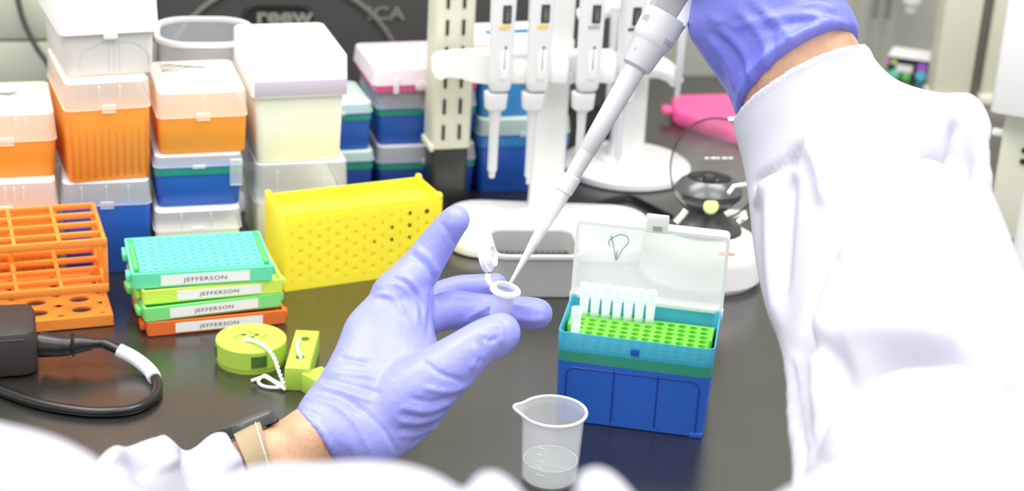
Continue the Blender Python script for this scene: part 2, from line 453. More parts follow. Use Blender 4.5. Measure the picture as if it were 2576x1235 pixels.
# sixth stack, behind the upright
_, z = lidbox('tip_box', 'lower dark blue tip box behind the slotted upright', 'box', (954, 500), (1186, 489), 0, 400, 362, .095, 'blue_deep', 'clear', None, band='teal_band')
_, z = lidbox('tip_box', 'blue tip box with clear lid directly under the pink-rimmed box', 'box', (954, 367), (1188, 358), z, 266, 224, .095, 'blue', 'clear', None, band='teal_band')
t, z = lidbox('pcr_box', 'pink-rimmed box with pale lid on top of the blue tip boxes', 'box', (945, 236), (1202, 226), z, 206, 166, .095, 'pink', 'pink_clear', None, taper=.98, over=.002, tabs=False)
k = MB()
for x in (-.032, .018): k.box(x, -.003, .0, .006, .004, .016, .002)
k.box(-.006, -.003, .003, .014, .004, .009, .003)
k.build('lid_clips', 'pink_clear', t)
# seventh stack, behind the pipette stand
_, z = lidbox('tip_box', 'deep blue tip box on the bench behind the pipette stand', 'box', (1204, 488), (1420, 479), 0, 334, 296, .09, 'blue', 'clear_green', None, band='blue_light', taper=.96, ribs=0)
_, z = lidbox('tip_box', 'light blue tip box standing on the deep blue one behind the pipettes', 'box', (1207, 296), (1432, 288), z, 200, 190, .09, 'blue_light', 'white_case', None, taper=.99)
mid, rz, w, A, B = seat((1180, 200), (1440, 188), z)
t = thing('wipes_carton', 'white wipes carton on top of the light blue tip box behind the pipettes', 'carton', (mid.x, mid.y, z), rz)
hb = zat(B, 100) - z
MB().box(0, .037, 0, w, .074, hb, .001).build('carton', 'paper', t)
MB().box(0, .037, hb, w * .5, .012, .001, .0004).build('opening', 'blue_light', t)

# ------------------------------------------------------------------ slotted upright
mid, rz, w, A, B = seat((1083, 527), (1172, 522), 0)
t = thing('shelf_upright', 'cream slotted shelving upright rising from a black base post', 'post', (mid.x, mid.y, 0), rz)
zb = zat(B, 372)
MB().box(0, .0165, 0, w, .033, zb, .004, .001).build('base_post', 'black_base', t)
k = MB(); k.box(0, .0165, zb, w + .003, .035, .75, .004, .001)
k.box(-w / 2 - .0012, .0165, zb - .002, .004, .036, .007, .001)
k.build('channel', 'upright', t)
k = MB()
dz = .0262
for c in (-.0085, .0075):
    for i in range(24):
        k.box(c, -.0022, zb + .010 + i * dz, .0030, .0012, .0150, .0006, 0)
k.build('slots', 'slot', t)

def plane_pt(px, py, b):
    q = BP(0, b); r = ray(px, py); return CAM + r * ((q - CAM).dot(bn) / r.dot(bn))

# ------------------------------------------------------------------ black equipment case at the back
A = plane_pt(399, 120, -.13)
a0 = (A - edge).dot(bd); 
cz = thing('equipment_case', 'large black case with an oval grip recess behind the box stacks', 'case', tuple(BP(a0 + .28, -.13, 0)), YAW)
wC = .56
MB().box(0, .06, 0, wC, .12, .5, .012, .004).build('case_body', 'bag_black', cz)
def oncase(px, py):      # local x,z on the case front
    o = MWX[cz.name]; n = bn; q = BP(0, -.13); r = ray(px, py)
    tt = (q - CAM).dot(n) / r.dot(n); h = o.inverted() @ (CAM + r * tt); return h.x, h.z
c0 = oncase(716, 250); c1 = oncase(990, 110)
R_ = sqrt((c1[0] - c0[0]) ** 2 + (c1[1] - c0[1]) ** 2)
k = MB(); pts = [(c0[0] + R_ * cos(a), -.001, max(c0[1] + R_ * sin(a), .01)) for a in np.linspace(-.3, pi + .3, 60)]
k.tube(pts, .0032, 8); k.build('ring_trim', 'bag_ring', cz)
g0 = oncase(700, 50); g1 = oncase(615, 50); g2 = oncase(782, 50); g3 = oncase(700, 12); g4 = oncase(700, 82)
gw = g2[0] - g1[0]; gh = g3[1] - g4[1]
k = MB(); k.x = Matrix.Translation(((g1[0] + g2[0]) / 2, 0, (g3[1] + g4[1]) / 2)) @ Matrix.Rotation(pi / 2, 4, 'X')
k.stack([rr(.0, gw, gh, gh * .45, 0, 0, 8), rr(.003, gw, gh, gh * .45, 0, 0, 8)]); k.build('grip_recess', 'bag_dark', cz)
k = MB(); k.x = Matrix.Translation(((g1[0] + g2[0]) / 2, 0, (g3[1] + g4[1]) / 2)) @ Matrix.Rotation(pi / 2, 4, 'X')
k.stack([rr(.001, gw + .006, gh + .006, gh * .5, 0, 0, 8), rr(.0045, gw + .002, gh + .002, gh * .48, 0, 0, 8), rr(.0045, gw - .004, gh - .004, gh * .45, 0, 0, 8), rr(.001, gw - .004, gh - .004, gh * .45, 0, 0, 8)], closed=True)
k.build('recess_rim', 'bag_dark', cz)
q = oncase(714, 38); text('reew', .026, 'lettering', 'logo', cz, front(q[0], -.0062, q[1]), .0008, sx=1.15)
q = oncase(970, 34); text('ICA', .022, 'lettering', 'logo_dim', cz, front(q[0], -.002, q[1]), .0005, sx=1.2)

# drawers at the left back, with hanging cable
dq = plane_pt(396, 100, -.05); a1 = (dq - edge).dot(bd)
dc = thing('drawer_cabinet', 'grey-green metal drawer cabinet at the far left behind the boxes', 'cabinet', tuple(BP(a1 - .35, -.05, 0)), YAW)
MB().box(0, .09, .0, .7, .18, .6, .002).build('carcass', 'drawer_gap', dc)
inv = MWX[dc.name].inverted()
ys = [inv @ plane_pt(150, yy, -.05) for yy in (212, 96, -30)]
zl = [v.z for v in ys] ; zl = [zl[0], zl[1], zl[2], zl[2] + .08, zl[2] + .16]
xs = [(-.35, -.128), (-.125, .125), (.128, .35)]
for i in range(4):
    for (xa, xb) in xs:
        d = MB().box((xa + xb) / 2, -.004, zl[i] + .001, xb - xa, .012, zl[i + 1] - zl[i] - .003, .002).build('drawer', 'drawer', dc)
        MB().box((xa + xb) / 2 + .03, -.014, zl[i] + .008, .05, .008, .006, .002).build('handle', 'steel', d)
k = MB(); k.tube(crom([plane_pt(x, y, -.075)[:] for x, y in ((30, -90), (45, 0), (62, 60), (92, 120), (122, 165), (150, 240))], 6), .0035, 8)
pc = k.v[0]; o = k.build('hanging_cable', 'bag_black'); tagm(o, 'dark cable hanging down in front of the grey-green drawers', 'cable')

# right background: wall items
k = MB()
pr = thing('wall_pipe', 'thin grey double pipe on the wall behind the gloved right hand', 'pipe', tuple(plane_pt(2215, 40, .13)))
for px in (2200, 2232):
    a = plane_pt(px, 46, .13); k.tube([a, a + Vector((0, 0, .5))], .004, 8)
k.build('pipes', 'drawer_gap', pr, world=True)
tp = thing('wall_tap', 'white and chrome gas tap nozzle on the wall at upper right', 'tap', tuple(plane_pt(2288, 20, .1)))
a = plane_pt(2290, 30, .1)
k = MB(); k.tube([a, a + Vector((0, 0, .012)), a + Vector((0, 0, .013)), a + Vector((0, 0, .09))], [.007, .009, .012, .012], 14); k.build('nozzle', 'white_case', tp, world=True)
k = MB(); k.tube([a + Vector((0, 0, .03)), a + bn * .06 + Vector((0, 0, .03))], .005, 10); k.build('bracket', 'steel', tp, world=True)

# tissue carton
mid, rz, w, A, B = seat((2228, 190), (2385, 213), 0)
zt = zat(B, 163)
tb = thing('tissue_carton', 'tissue carton with bright dotted sides and white top by the right upright', 'carton', (mid.x, mid.y, 0), rz)
MB().box(0, .024, 0, w, .048, zt, .001, 0).build('carton_side', 'dots', tb)
MB().box(0, .024, zt, w + .0006, .0486, .0008, .001, 0).build('carton_top', 'paper', tb)
for x in (-w * .22, w * .32): MB().box(x, -.0006, zt * .3, w * .26, .001, zt * .36, .003, 0).build('white_patch', 'paper', tb)

# right uprights
A = G(2345, 250); 
for (px0, px1, nm, lb) in ((2342, 2436, 'wall_upright', 'wide cream wall upright to the left of the grey cable channel'),
                           (2462, 2560, 'wall_upright', 'cream wall upright to the right of the grey cable channel')):
    mid, rz, w, _, _ = seat((px0, 262), (px1, 267), 0)
    t = thing(nm, lb, 'post', (mid.x, mid.y, 0), rz)
    MB().box(0, .02, 0, w, .04, .8, .003, .001).build('channel', 'upright', t)
    MB().box(0, .02, 0, w + .004, .046, .012, .002, .001).build('foot_plate', 'upright', t)
mid, rz, w, _, _ = seat((2438, 264), (2460, 265), 0)
t = thing('cable_channel', 'narrow grey metal channel between the two cream uprights', 'channel', (mid.x, mid.y + .012, 0), rz)
MB().box(0, .01, 0, w, .02, .8, .002, .001).build('channel', 'steel', t)
MB().box(0, -.002, 0, w * .3, .004, .8, .001, .0005).build('groove', 'drawer_gap', t)

# bench instrument at the right edge
g = G(2478, 590)
zt = zat(g, 272)
ins = thing('bench_instrument', 'cream bench instrument with white overhanging top at the right edge', 'instrument', (g.x, g.y, 0), radians(-22))
MB().box(.11, .11, 0, .22, .22, zt + .01, .006, .002).build('body', 'cream_case', ins)
MB().box(.105, .10, zt, .235, .25, .22, .006, .002).build('hood', 'white_case', ins)
k = MB()
for z_ in (.60, .685): k.box(.036, -.0015, zt * z_, .03, .004, .006, .002)
k.build('vent_slots', 'slot', ins)
k = MB(); k.box(-.006, .02, zt * .74, .012, .012, .006, .002); k.build('side_knob', 'white_case', ins)

# wash bottle at the right edge
g = G(2606, 800)
zt = zat(g, 385)
bt = thing('plastic_bottle', 'white plastic bottle with sloping shoulders at the right edge of the view', 'bottle', (g.x, g.y, 0), 0)
R = .030
MB().lathe([(R * .9, 0), (R, .004), (R, zt * .74), (R * .93, zt * .84), (R * .78, zt * .93), (R * .5, zt * .97), (R * .48, zt)], 40).build('bottle_body', 'white_case', bt)
MB().lathe([(R * .56, zt * .93), (R * .56, zt), (R * .5, zt * 1.03), (R * .12, zt * 1.04), (R * .08, zt * 1.2)], 30).build('cap', 'white_plastic', bt)
k = MB(); k.x = Matrix.Identity(4)
for i, ch in enumerate('ERICON'):
    a = radians(-148 + i * 8.5); z_ = zat(g, 560) 
    mw = basis((R * 1.01 * cos(a), R * 1.01 * sin(a), z_), (-sin(a), cos(a), 0), (0, 0, 1))
    text(ch, .006, 'lettering', 'ink_soft', bt, mw)

# cable on the bench behind the stand
k = MB(); k.tube([Vector(p) for p in crom([tuple(G(x, y, .003)) for x, y in ((1275, 541), (1290, 528), (1320, 516), (1400, 520), (1480, 513), (1560, 497), (1590, 497), (1640, 520), (1690, 545))], 6)], .0028, 8)
tagm(k.build('thin_cable', 'black_cable'), 'thin black cable lying on the bench behind the pipette stand', 'cable')

# pink rack lid at the back right
gz = .012
p = [G(1680, 268, gz), G(1870, 262, gz), G(1900, 360, gz), G(1712, 308, gz)]
mid = (p[0] + p[1] + p[2] + p[3]) / 4
tt = thing('pink_tray', 'glossy pink rack lid lying on the far right of the bench', 'lid', (mid.x, mid.y, 0))
def polyprism(k, pts, z0, z1, inset):
    c = sum(pts, Vector()) / len(pts)
    L = lambda z, i: [Vector((q.x + (c.x - q.x) * i, q.y + (c.y - q.y) * i, z)) for q in pts]
    k.stack([L(z0, inset), L(z0 + .003, 0), L(z1 - .004, 0), L(z1, inset)])
def rounded_poly(pts, r=.012, n=5):
    out = []
    for i, q in enumerate(pts):
        a = (pts[i - 1] - q).normalized() * r; b_ = (pts[(i + 1) % len(pts)] - q).normalized() * r
        for j in range(n + 1):
            s = j / n; out.append(q + a * (1 - s) ** 2 + b_ * s ** 2)
    return out
k = MB(); polyprism(k, rounded_poly([G(1684, 270, 0), G(1885, 264, 0), G(1925, 372, 0), G(1845, 366, 0), G(1690, 312, 0)]), 0, .016, .05)
k.build('tray_shell', 'pink', tt, world=True)
k = MB(); a = G(1684, 282, .01); k.box(0, 0, 0, .012, .02, .006, .002); k.v = [v + a - Vector((.003, 0, 0)) for v in k.v]; k.build('clip', 'pink', tt, world=True)

# ------------------------------------------------------------------ pipette stand (front)
g = G(1364, 545); 
st = thing('pipette_stand', 'white linear pipette stand with four hanging pipettes', 'stand', (g.x, g.y, 0), radians(3))
lp = lambda px, py, z=0: MWX[st.name].inverted() @ G(px, py, z)
fl = lp(1122, 654); 
bx0 = fl.x; bx1 = bx0 + .196; by0 = fl.y + .004; by1 = .010
k = MB(); L = lambda z, i: rr(z, bx1 - bx0 - 2 * i, by1 - by0 - 2 * i, .035 - i * .5, (bx0 + bx1) / 2, (by0 + by1) / 2, 10)
k.stack([L(0, .003), L(.002, 0), L(.009, 0), L(.012, .0015), L(.013, .005)]); k.build('base_plate', 'white_case', st)
zt = zat(g, 40)
k = MB(); wb0, wt0 = .035, .036
k.stack([rr(z_, w_, d_, .006, dx, 0, 5) for z_, w_, d_, dx in ((.010, .037, .026, .003), (.02, .034, .022, .002), (.06, .033, .022, .002), (.12, .036, .022, .0), (zt, .037, .022, .0), (zt + .1, .037, .022, .0))])
k.build('column', 'white_case', st)
# crossbar with drooping ends
z1 = zat(g, 132); z0_ = zat(g, 200)
def onst(px, py, ly):   # local x,z on plane local y = ly
    o = MWX[st.name]; n = (o.to_3x3() @ Vector((0, 1, 0))); q = o @ Vector((0, ly, 0)); r = ray(px, py)
    h = o.inverted() @ (CAM + r * ((q - CAM).dot(n) / r.dot(n))); return h
YB = -.022
prof = [(1086, 150), (1100, 140), (1150, 134), (1235, 131), (1540, 133), (1562, 150), (1562, 192), (1540, 200), (1235, 205), (1190, 200), (1160, 190), (1130, 186), (1108, 194), (1094, 186), (1086, 168)]
pp = [onst(x, y, YB) for x, y in prof]
k = MB(); k.stack([[Vector((p.x * .998, YB + dy, p.z)) for p in pp] for dy in (-.008, -.0095, .012, .0135)][:0] or
                  [[Vector((p.x, YB - .010, p.z)) for p in pp], [Vector((p.x, YB + .014, p.z)) for p in pp]])
k.build('crossbar', 'white_case', st, 50)
k = MB(); q = onst(1412, 190, YB); k.box(q.x, YB - .0125, q.z - .004, .020, .003, .012, .001); k.build('note_tag', 'paper', st)
k = MB()
for i in range(3): k.tube([(q.x - .008, YB - .0143, q.z + .005 - i * .003), (q.x - .002, YB - .0143, q.z + .0052 - i * .003), (q.x + .006, YB - .0143, q.z + .0045 - i * .003)], .0003, 5)
k.build('handwriting', 'ink_soft', st)
for px in (1303, 1404, 1520):
    q = onst(px, 170, YB - .01); MB().box(q.x, YB - .012, q.z - .012, .019, .022, .022, .003).build('hook', 'white_case', st)

# grey tray in front of the stand
mid, rz, w, A, B = seat((1247, 752), (1452, 752), 0)
hb = zat(A, 645)
tr = thing('grey_tray', 'open grey plastic tray with dark rubber mat in front of the pipette stand', 'tray', (mid.x, mid.y, 0), rz)
dpt = .062
MB().tray(0, dpt / 2, 0, w / .93, dpt, hb, .0025, .012, .93, seg=8).build('tray_shell', 'grey_tray', tr)
k = MB(); ww = w / .93
k.stack([rr(hb - .002, ww, dpt, .012, 0, dpt / 2, 8), rr(hb - .002, ww + .004, dpt + .004, .013, 0, dpt / 2, 8), rr(hb + .001, ww + .004, dpt + .004, .013, 0, dpt / 2, 8), rr(hb + .0012, ww - .002, dpt - .002, .011, 0, dpt / 2, 8)], closed=True)
k.build('tray_rim', 'grey_tray_rim', tr)
k = MB()
for i in range(13):
    for j in range(5):
        k.lathe([(.0028, hb * .35), (.0028, hb * .5), (.0015, hb * .6)], 8, cx=-w * .44 + i * w * .073, cy=.012 + j * .010)
k.box(0, dpt / 2, hb * .3, w * .95, dpt * .82, hb * .06, .004)
k.build('rubber_mat', 'grey_mat', tr)
text('2', .011, 'lettering', 'grey_tray_rim', tr, front(w * .27, .0016, hb * .68), .0002)

# hanging pipettes
def hung_pipette(label, cx, ybody, Y, ytip, band, shaft, wpx=58, ring_y=65, dark=False):
    a = PY(cx, ybody, Y); dd = (a - CAM).length; s = dd / FPX       # metres per pixel
    t = thing('hanging_pipette', label, 'pipette', (a.x, a.y, a.z), radians(15), 'pipettes hung on the stand')
    h = lambda yy: (zat(a, yy) - a.z)
    w = wpx * s
    k = MB(); k.stack([rr(z_, w * f1, w * .8 * f1, w * .22, 0, 0, 5) for z_, f1 in ((0, .82), (.003, .92), (.012, .96), (h(60), 1.0), (h(0), 1.03), (h(0) + .06, 1.05), (h(0) + .065, .9))])
    k.build('handle', 'pip_white', t)
    k = MB(); k.box(w * .06, -w * .4 - .0002, h(175) - .007, w * .36, .0012, h(120) - h(175) + .006, .001); lb = k.build('label_plate', 'paper', t)
    k = MB(); k.box(w * .06, -w * .4 - .001, h(168), .001, .0006, .018, .0003); k.build('print', 'ink_soft', lb)
    k = MB(); k.box(w * .08, -w * .4 - .0004, h(ring_y - 12), w * .38, .0016, h(ring_y - 58) - h(ring_y - 12), .0008); ds = k.build('display', 'ink', t)
    mw = basis((w * .08, -w * .4 - .0016, h(ring_y - 34)), (0, 0, -1), (1, 0, 0))
    text('1000', w * .28, 'digits', 'logo', ds, mw)
    k = MB(); k.stack([rr(z_, w * .78, w * .86, w * .22, 0, 0, 5) for z_ in (h(ring_y + 1), h(ring_y - 6))]); k.build('colour_band', band, t)
    k = MB(); k.lathe([(.0012, 0), (.0012, .0015)], 10)
    k.x = Matrix.Identity(4)
    bb = MB(); bb.x = Matrix.Translation((w * .1, -w * .4, h(113))) @ Matrix.Rotation(pi / 2, 4, 'X'); bb.lathe([(.0011, 0), (.0011, .001)], 10); bb.build('dot', 'ink', t)
    # collar and shaft
    k = MB(); k.stack([rr(z_, w * f1, w * .75 * f1, w * .24 * f1, -w * .14, 0, 5) for z_, f1 in ((h(ybody + 54), .55), (h(ybody + 46), .9), (h(ybody + 12), 1.0), (h(ybody + 8), .97))]); k.build('collar', 'pip_light', t)
    k = MB(); k.stack([rr(z_, w * .74, w * .6, w * .2, -w * .08, 0, 5) for z_ in (h(ybody + 9), .002)]); k.build('neck', 'held_dark', t)
    r0, r1, r2 = shaft; zt_ = h(ytip); zc = h(ybody + 50)
    k = MB(); k.x = Matrix.Translation((-w * .14, 0, 0)); k.lathe([(r2 * .8 * s, zt_), (r2 * s, zt_ + .001), (r2 * s, zt_ + (zc - zt_) * .08), (r1 * s, zt_ + (zc - zt_) * .11), (r1 * 1.05 * s, zt_ + (zc - zt_) * .75), (r0 * s, zc - .002), (r0 * s, zc + .001)], 20)
    k.build('shaft', 'pip_light' if not dark else 'pip_grey', t)
    return t
y1 = st.location.y - .045
hung_pipette('yellow-banded hanging pipette, leftmost on the stand', 1256, 224, y1, 446, 'band_yellow', (16, 12, 8))
hung_pipette('yellow-banded hanging pipette in front of the white column', 1350, 224, y1, 462, 'band_yellow', (14, 10, 5), ring_y=63)
hung_pipette('grey-banded hanging pipette, third from the left on the stand', 1476, 224, y1, 450, 'band_grey', (13, 10, 6), ring_y=64)
hung_pipette('dark-banded hanging pipette just left of the held pipette', 1577, 205, y1 + .02, 416, 'band_dark', (12, 8, 2.5), ring_y=70)

# round-based carousel stand behind
c = G(1573, 428); el = G(1415, 428); er = G(1733, 428); R = (er - el).length / 2
rs = thing('carousel_stand', 'white round-based pipette stand behind the held pipette', 'stand', (c.x, c.y, 0))
MB().lathe([(R - .003, 0), (R, .002), (R, .008), (R - .004, .011), (R * .4, .014), (.03, .015)], 64).build('round_base', 'white_case', rs)
cc = G(1570, 392, .016)
k = MB(); k.x = Matrix.Translation((0.0, .0, 0))
k.stack([rr(z_, w_, .026, .008, dx, .01, 5) for z_, w_, dx in ((.012, .045, .0), (.03, .036, .0), (.12, .034, .0), (.3, .034, .0))]); k.build('column', 'white_plastic', rs)
arm = MB()
pts = [PY(x, y, c.y - .02) for x, y in ((1560, 165), (1620, 165), (1660, 170), (1690, 188), (1704, 210))]
arm.tube(crom([tuple(p) for p in pts], 5), [.016 - .009 * (i / 20) for i in range(21)], 14, flat=1.0)
arm.build('arm', 'white_case', rs, world=True)
arm = MB(); arm.tube([PY(1460, 40, c.y - .01), PY(1530, 20, c.y - .02), PY(1625, 18, c.y - .02)], [.008, .01, .008], 12)
arm.tube([PY(1480, 150, c.y - .01), PY(1620, 148, c.y - .02)], [.008, .008], 12)
arm.build('upper_arm', 'white_plastic', rs, world=True)
a = PY(1703, 245, c.y - .03)
t = thing('hanging_pipette', 'thin pale pipette hanging from the right arm of the round-based stand', 'pipette', tuple(a), 0)
k = MB(); s = (a - CAM).length / FPX
k.lathe([(4 * s, 0), (7 * s, .003), (7 * s, .014), (9 * s, .016), (10 * s, .07), (12 * s, .1)], 16); k.build('shaft', 'pip_light', t)
a = PY(1427, 240, c.y - .03)
t = thing('hanging_pipette', 'pale blue-grey pipette shaft hanging on the far side of the stand column', 'pipette', tuple(PY(1527, 300, c.y - .03)), 0)
MB().lathe([(4 * s, 0), (7 * s, .003), (8 * s, .05), (9 * s, .08), (11 * s, .12)], 16).build('shaft', 'pip_light', t)

# ------------------------------------------------------------------ mini centrifuge
c = G(1762, 712); 
lft = G(1612, 712); rgt = G(1911, 712); R = (rgt - lft).length / 2
c = (lft + rgt) / 2 + Vector((0, .012, 0))
cf = thing('mini_centrifuge', 'white mini centrifuge with black rotor and raised clear lid', 'centrifuge', (c.x, c.y, 0), radians(-3))
zs = .034
MB().lathe([(R * .9, 0), (R, .006), (R, zs * .75), (R * .99, zs), (R * .93, zs + .004), (R * .86, zs + .008), (R * .7, zs + .013), (R * .55, zs + .014)], 64, sy=.82).build('housing', 'white_case', cf)
k = MB(); zb = zs + .013
k.lathe([(R * .62, zb), (R * .6, zb + .004), (R * .48, zb + .006), (R * .36, zb + .013), (R * .28, zb + .019), (R * .27, zb + .023)], 48, sy=.82); k.build('neck', 'centri_black', cf)
zr = zb + .019
k = MB(); k.lathe([(R * .22, zr), (R * .36, zr + .004), (R * .54, zr + .015), (R * .56, zr + .021), (R * .47, zr + .028), (R * .36, zr + .032), (R * .33, zr + .026), (R * .16, zr + .024)], 48, sy=.86)
rot = k.build('rotor', 'centri_rotor', cf)
k = MB()
for i in range(6):
    a = radians(30 + 60 * i); k.lathe([(.0055, zr + .0235), (.0055, zr + .0262), (.0048, zr + .0265)], 14, cx=R * .27 * cos(a), cy=R * .24 * sin(a))
k.build('rotor_holes', 'rotor_hole', rot)
k = MB(); k.lathe([(.006, zr + .02), (.006, zr + .030), (.0045, zr + .034)], 20); k.build('rotor_knob', 'centri_black', rot)
k = MB(); k.x = Matrix.Translation((.002, -R * .455, zr + .0135)) @ Matrix.Rotation(radians(62), 4, 'X')
k.lathe([(.0066, -.004), (.0066, .003), (.0055, .004)], 24); k.build('button', 'button', cf)
# raised clear lid: a shallow dome standing up behind the rotor
lidc = P(1800, 425, (Vector((c.x, c.y + .045, .1)) - CAM).length)
ll = P(1676, 425, (lidc - CAM).length); lr = P(1900, 425, (lidc - CAM).length); lt = P(1810, 272, (lidc - CAM).length)
ax = (lr - ll).normalized(); zz = Vector((0, .42, .9)).normalized(); zz = (zz - ax * zz.dot(ax)).normalized()
nn = ax.cross(zz); nn = nn if nn.dot(Vector((0, 1, 0))) > 0 else -nn     # away from the viewer
ra = (lr - ll).length / 2 * 1.02; rb = .047
def lidring(f, off, n=56): return [lidc + ax * (cos(2 * pi * i / n) * ra * f) + zz * (sin(2 * pi * i / n) * rb * f) + nn * off for i in range(n)]
k = MB(); k.stack([lidring(1, 0), lidring(.97, .010), lidring(.86, .019), lidring(.6, .025), lidring(.25, .027), lidring(.02, .0275)], False, True)
k.build('clear_lid', 'glass_clear', cf, 180, world=True)
k = MB(); k.tube(lidring(1, 0) + lidring(1, 0)[:2], .0011, 8); k.build('lid_rim', 'glass_rim', cf, world=True)
k = MB()
k.tube([P(1832, 487, 1.47), P(1846, 468, 1.475), P(1875, 464, 1.48), P(1900, 466, 1.48)], .0018, 8)
k.build('lid_latch', 'white_case', cf, world=True)
k = MB(); a = P(1850, 300, 1.50); k.tube([a, P(1832, 300, 1.5)], .002, 8); k.build('lid_tab', 'white_case', cf, world=True)
k = MB(); a = G(1842, 545, .045)
k.box(0, 0, 0, .026, .010, .006, .002); k.v = [v + a for v in k.v]; k.build('hinge', 'white_case', cf, world=True)
k = MB(); k.tube([P(1700, 560, 1.47), P(1718, 540, 1.47), P(1726, 528, 1.47)], .0028, 8); k.build('lid_arm', 'white_case', cf, world=True)
k = MB(); k.tube([P(1856, 560, 1.47), P(1868, 552, 1.47), P(1874, 546, 1.465)], .0025, 8); k.build('lid_arm', 'white_case', cf, world=True)
a = G(1829, 640, zs + .012)
k = MB(); k.lathe([(.0075, 0), (.0075, .0008)], 24, sy=.6); k.v = [v + a for v in k.v]; k.build('red_mark', 'red_mark', cf, world=True)
k = MB(); lo_ = lidc + zz * .012 + nn * .02          # blurred white print on the lid, not legible in the photo
for i, (u_, w_) in enumerate(((-.010, .004), (-.0045, .005), (.001, .003), (.006, .005), (.012, .004))):
    k.tube([lo_ + ax * u_, lo_ + ax * (u_ + w_)], .0009, 6)
k.build('print', 'paper', cf, world=True)

# ------------------------------------------------------------------ hero tip box
mid, rz, w, A, B = seat((1397, 1058), (1766, 1106), 0)
hb = zat(mid, 857)
bk = G(1615, 757, hb); ax = Vector((cos(rz), sin(rz), 0)); ay = Vector((-sin(rz), cos(rz), 0))
DP = (bk - mid).dot(ay); 
Wt = (G(1803, 874, hb) - G(1403, 841, hb)).length; tp = .955
print('hero', w, Wt, hb, DP)
hx = thing('tip_box', 'open blue pipette tip box with green tip rack and raised clear lid', 'box', (mid.x, mid.y, 0), rz)
zc = hb * .68
kx = lambda z: tp + (1 - tp) * z / hb
def L(z, i, r=.006): return rr(z, Wt * kx(z) - 2 * i, DP * kx(z) - 2 * i, max(r - .5 * i, .001), 0, DP / 2, 6)
MB().stack([L(0, .001), L(.001, 0), L(zc, 0), L(zc, .0015), L(.01, .0015)]).build('base', 'blue_hero', hx)
zk = zc + (hb - zc) * .36
MB().stack([L(zc, 0), L(zk, 0), L(zk, .0016), L(zc, .0016)], closed=True).build('collar_shade_band', 'teal_shade', hx)  # green shadow low in the collar, put in as a strip of colour
MB().stack([L(zk, 0), L(hb - .0006, 0), L(hb, .0003), L(hb, .0012), L(hb - .0008, .0016), L(zk, .0016)], closed=True).build('collar', 'cyan_wall', hx)
k = MB()
yf = lambda z: (DP - DP * kx(z)) / 2 - .00015
zp = zc * .93
def vline(x, z0, z1, r=.0006): k.tube([(x, yf(z0), z0), (x, yf(z1), z1)], r, 6)
vline(-Wt * .12, .004, zp); vline(Wt * .16, .004, zp)
hwid = Wt * .425
pts = [(-hwid, 0.004)] + [(-hwid, zp * .85)] + [(-hwid + .006 * (1 - cos(a)), zp * .85 + zp * .13 * sin(a)) for a in np.linspace(.2, pi / 2, 5)] + [(hwid - .006 * (1 - cos(a)), zp * .85 + zp * .13 * sin(a)) for a in np.linspace(pi / 2, .2, 5)] + [(hwid, zp * .85), (hwid, .004)]
k.tube([(x, yf(z_), z_) for x, z_ in pts], .0006, 6)
k.build('panel_lines', 'line_blue', hx)
k = MB(); k.box(0, yf(hb * .87) - .0005, hb * .84, .0062, .002, .005, .0005); k.build('lid_catch', 'blue', hx)
MB().box(Wt * .43, yf(0) + .001, 0, .010, .004, hb * .06, .001).build('foot', 'blue_hero', hx)
# green rack with wells
zr = hb - .0135
nx, ny, pit = 12, 8, .0088
k = MB(); rw, rd = Wt - .008, DP - .007
px_ = (rw - .006) / nx; py_ = (rd - .004) / ny; y0 = DP / 2 - rd / 2 + .002
def wellplate(k, nx, ny, px_, py_, x0, y0, z, r, depth, n=12):
    for i in range(nx):
        for j in range(ny):
            cx, cy = x0 + (i + .5) * px_, y0 + (j + .5) * py_
            sq = []; ci = []; cl = []
            for q in range(n):
                a = 2 * pi * q / n + pi / n * 0
                m_ = max(abs(cos(a)), abs(sin(a)))
                sq.append((cx + cos(a) / m_ * px_ / 2, cy + sin(a) / m_ * py_ / 2, z))
                ci.append((cx + cos(a) * r, cy + sin(a) * r, z)); cl.append((cx + cos(a) * r * .9, cy + sin(a) * r * .9, z - depth))
            k.stack([sq, ci, cl], False, False)
wellplate(k, nx, ny, px_, py_, -nx * px_ / 2, y0, zr, .0031, .004, 16)
xL, xR, yF, yB = -nx * px_ / 2, nx * px_ / 2, y0, y0 + ny * py_
ow, od = rw / 2, rd / 2
k.stack([[(xL, yF, zr), (xR, yF, zr), (xR, yB, zr), (xL, yB, zr)], [(-ow, DP / 2 - od, zr), (ow, DP / 2 - od, zr), (ow, DP / 2 + od, zr), (-ow, DP / 2 + od, zr)],
         [(-ow, DP / 2 - od, zr - .012), (ow, DP / 2 - od, zr - .012), (ow, DP / 2 + od, zr - .012), (-ow, DP / 2 + od, zr - .012)]], False, False)
for sx in (-1, 1):
    k.box(sx * (ow - .0012), DP * .5, zr, .0024, DP * .34, .0095, .001)
rk = k.build('tip_rack', 'green_rack', hx)
MB().box(0, DP / 2, zr - .0125, rw - .001, rd - .001, .0082, .001, 0).build('well_backing', 'green_well', rk)
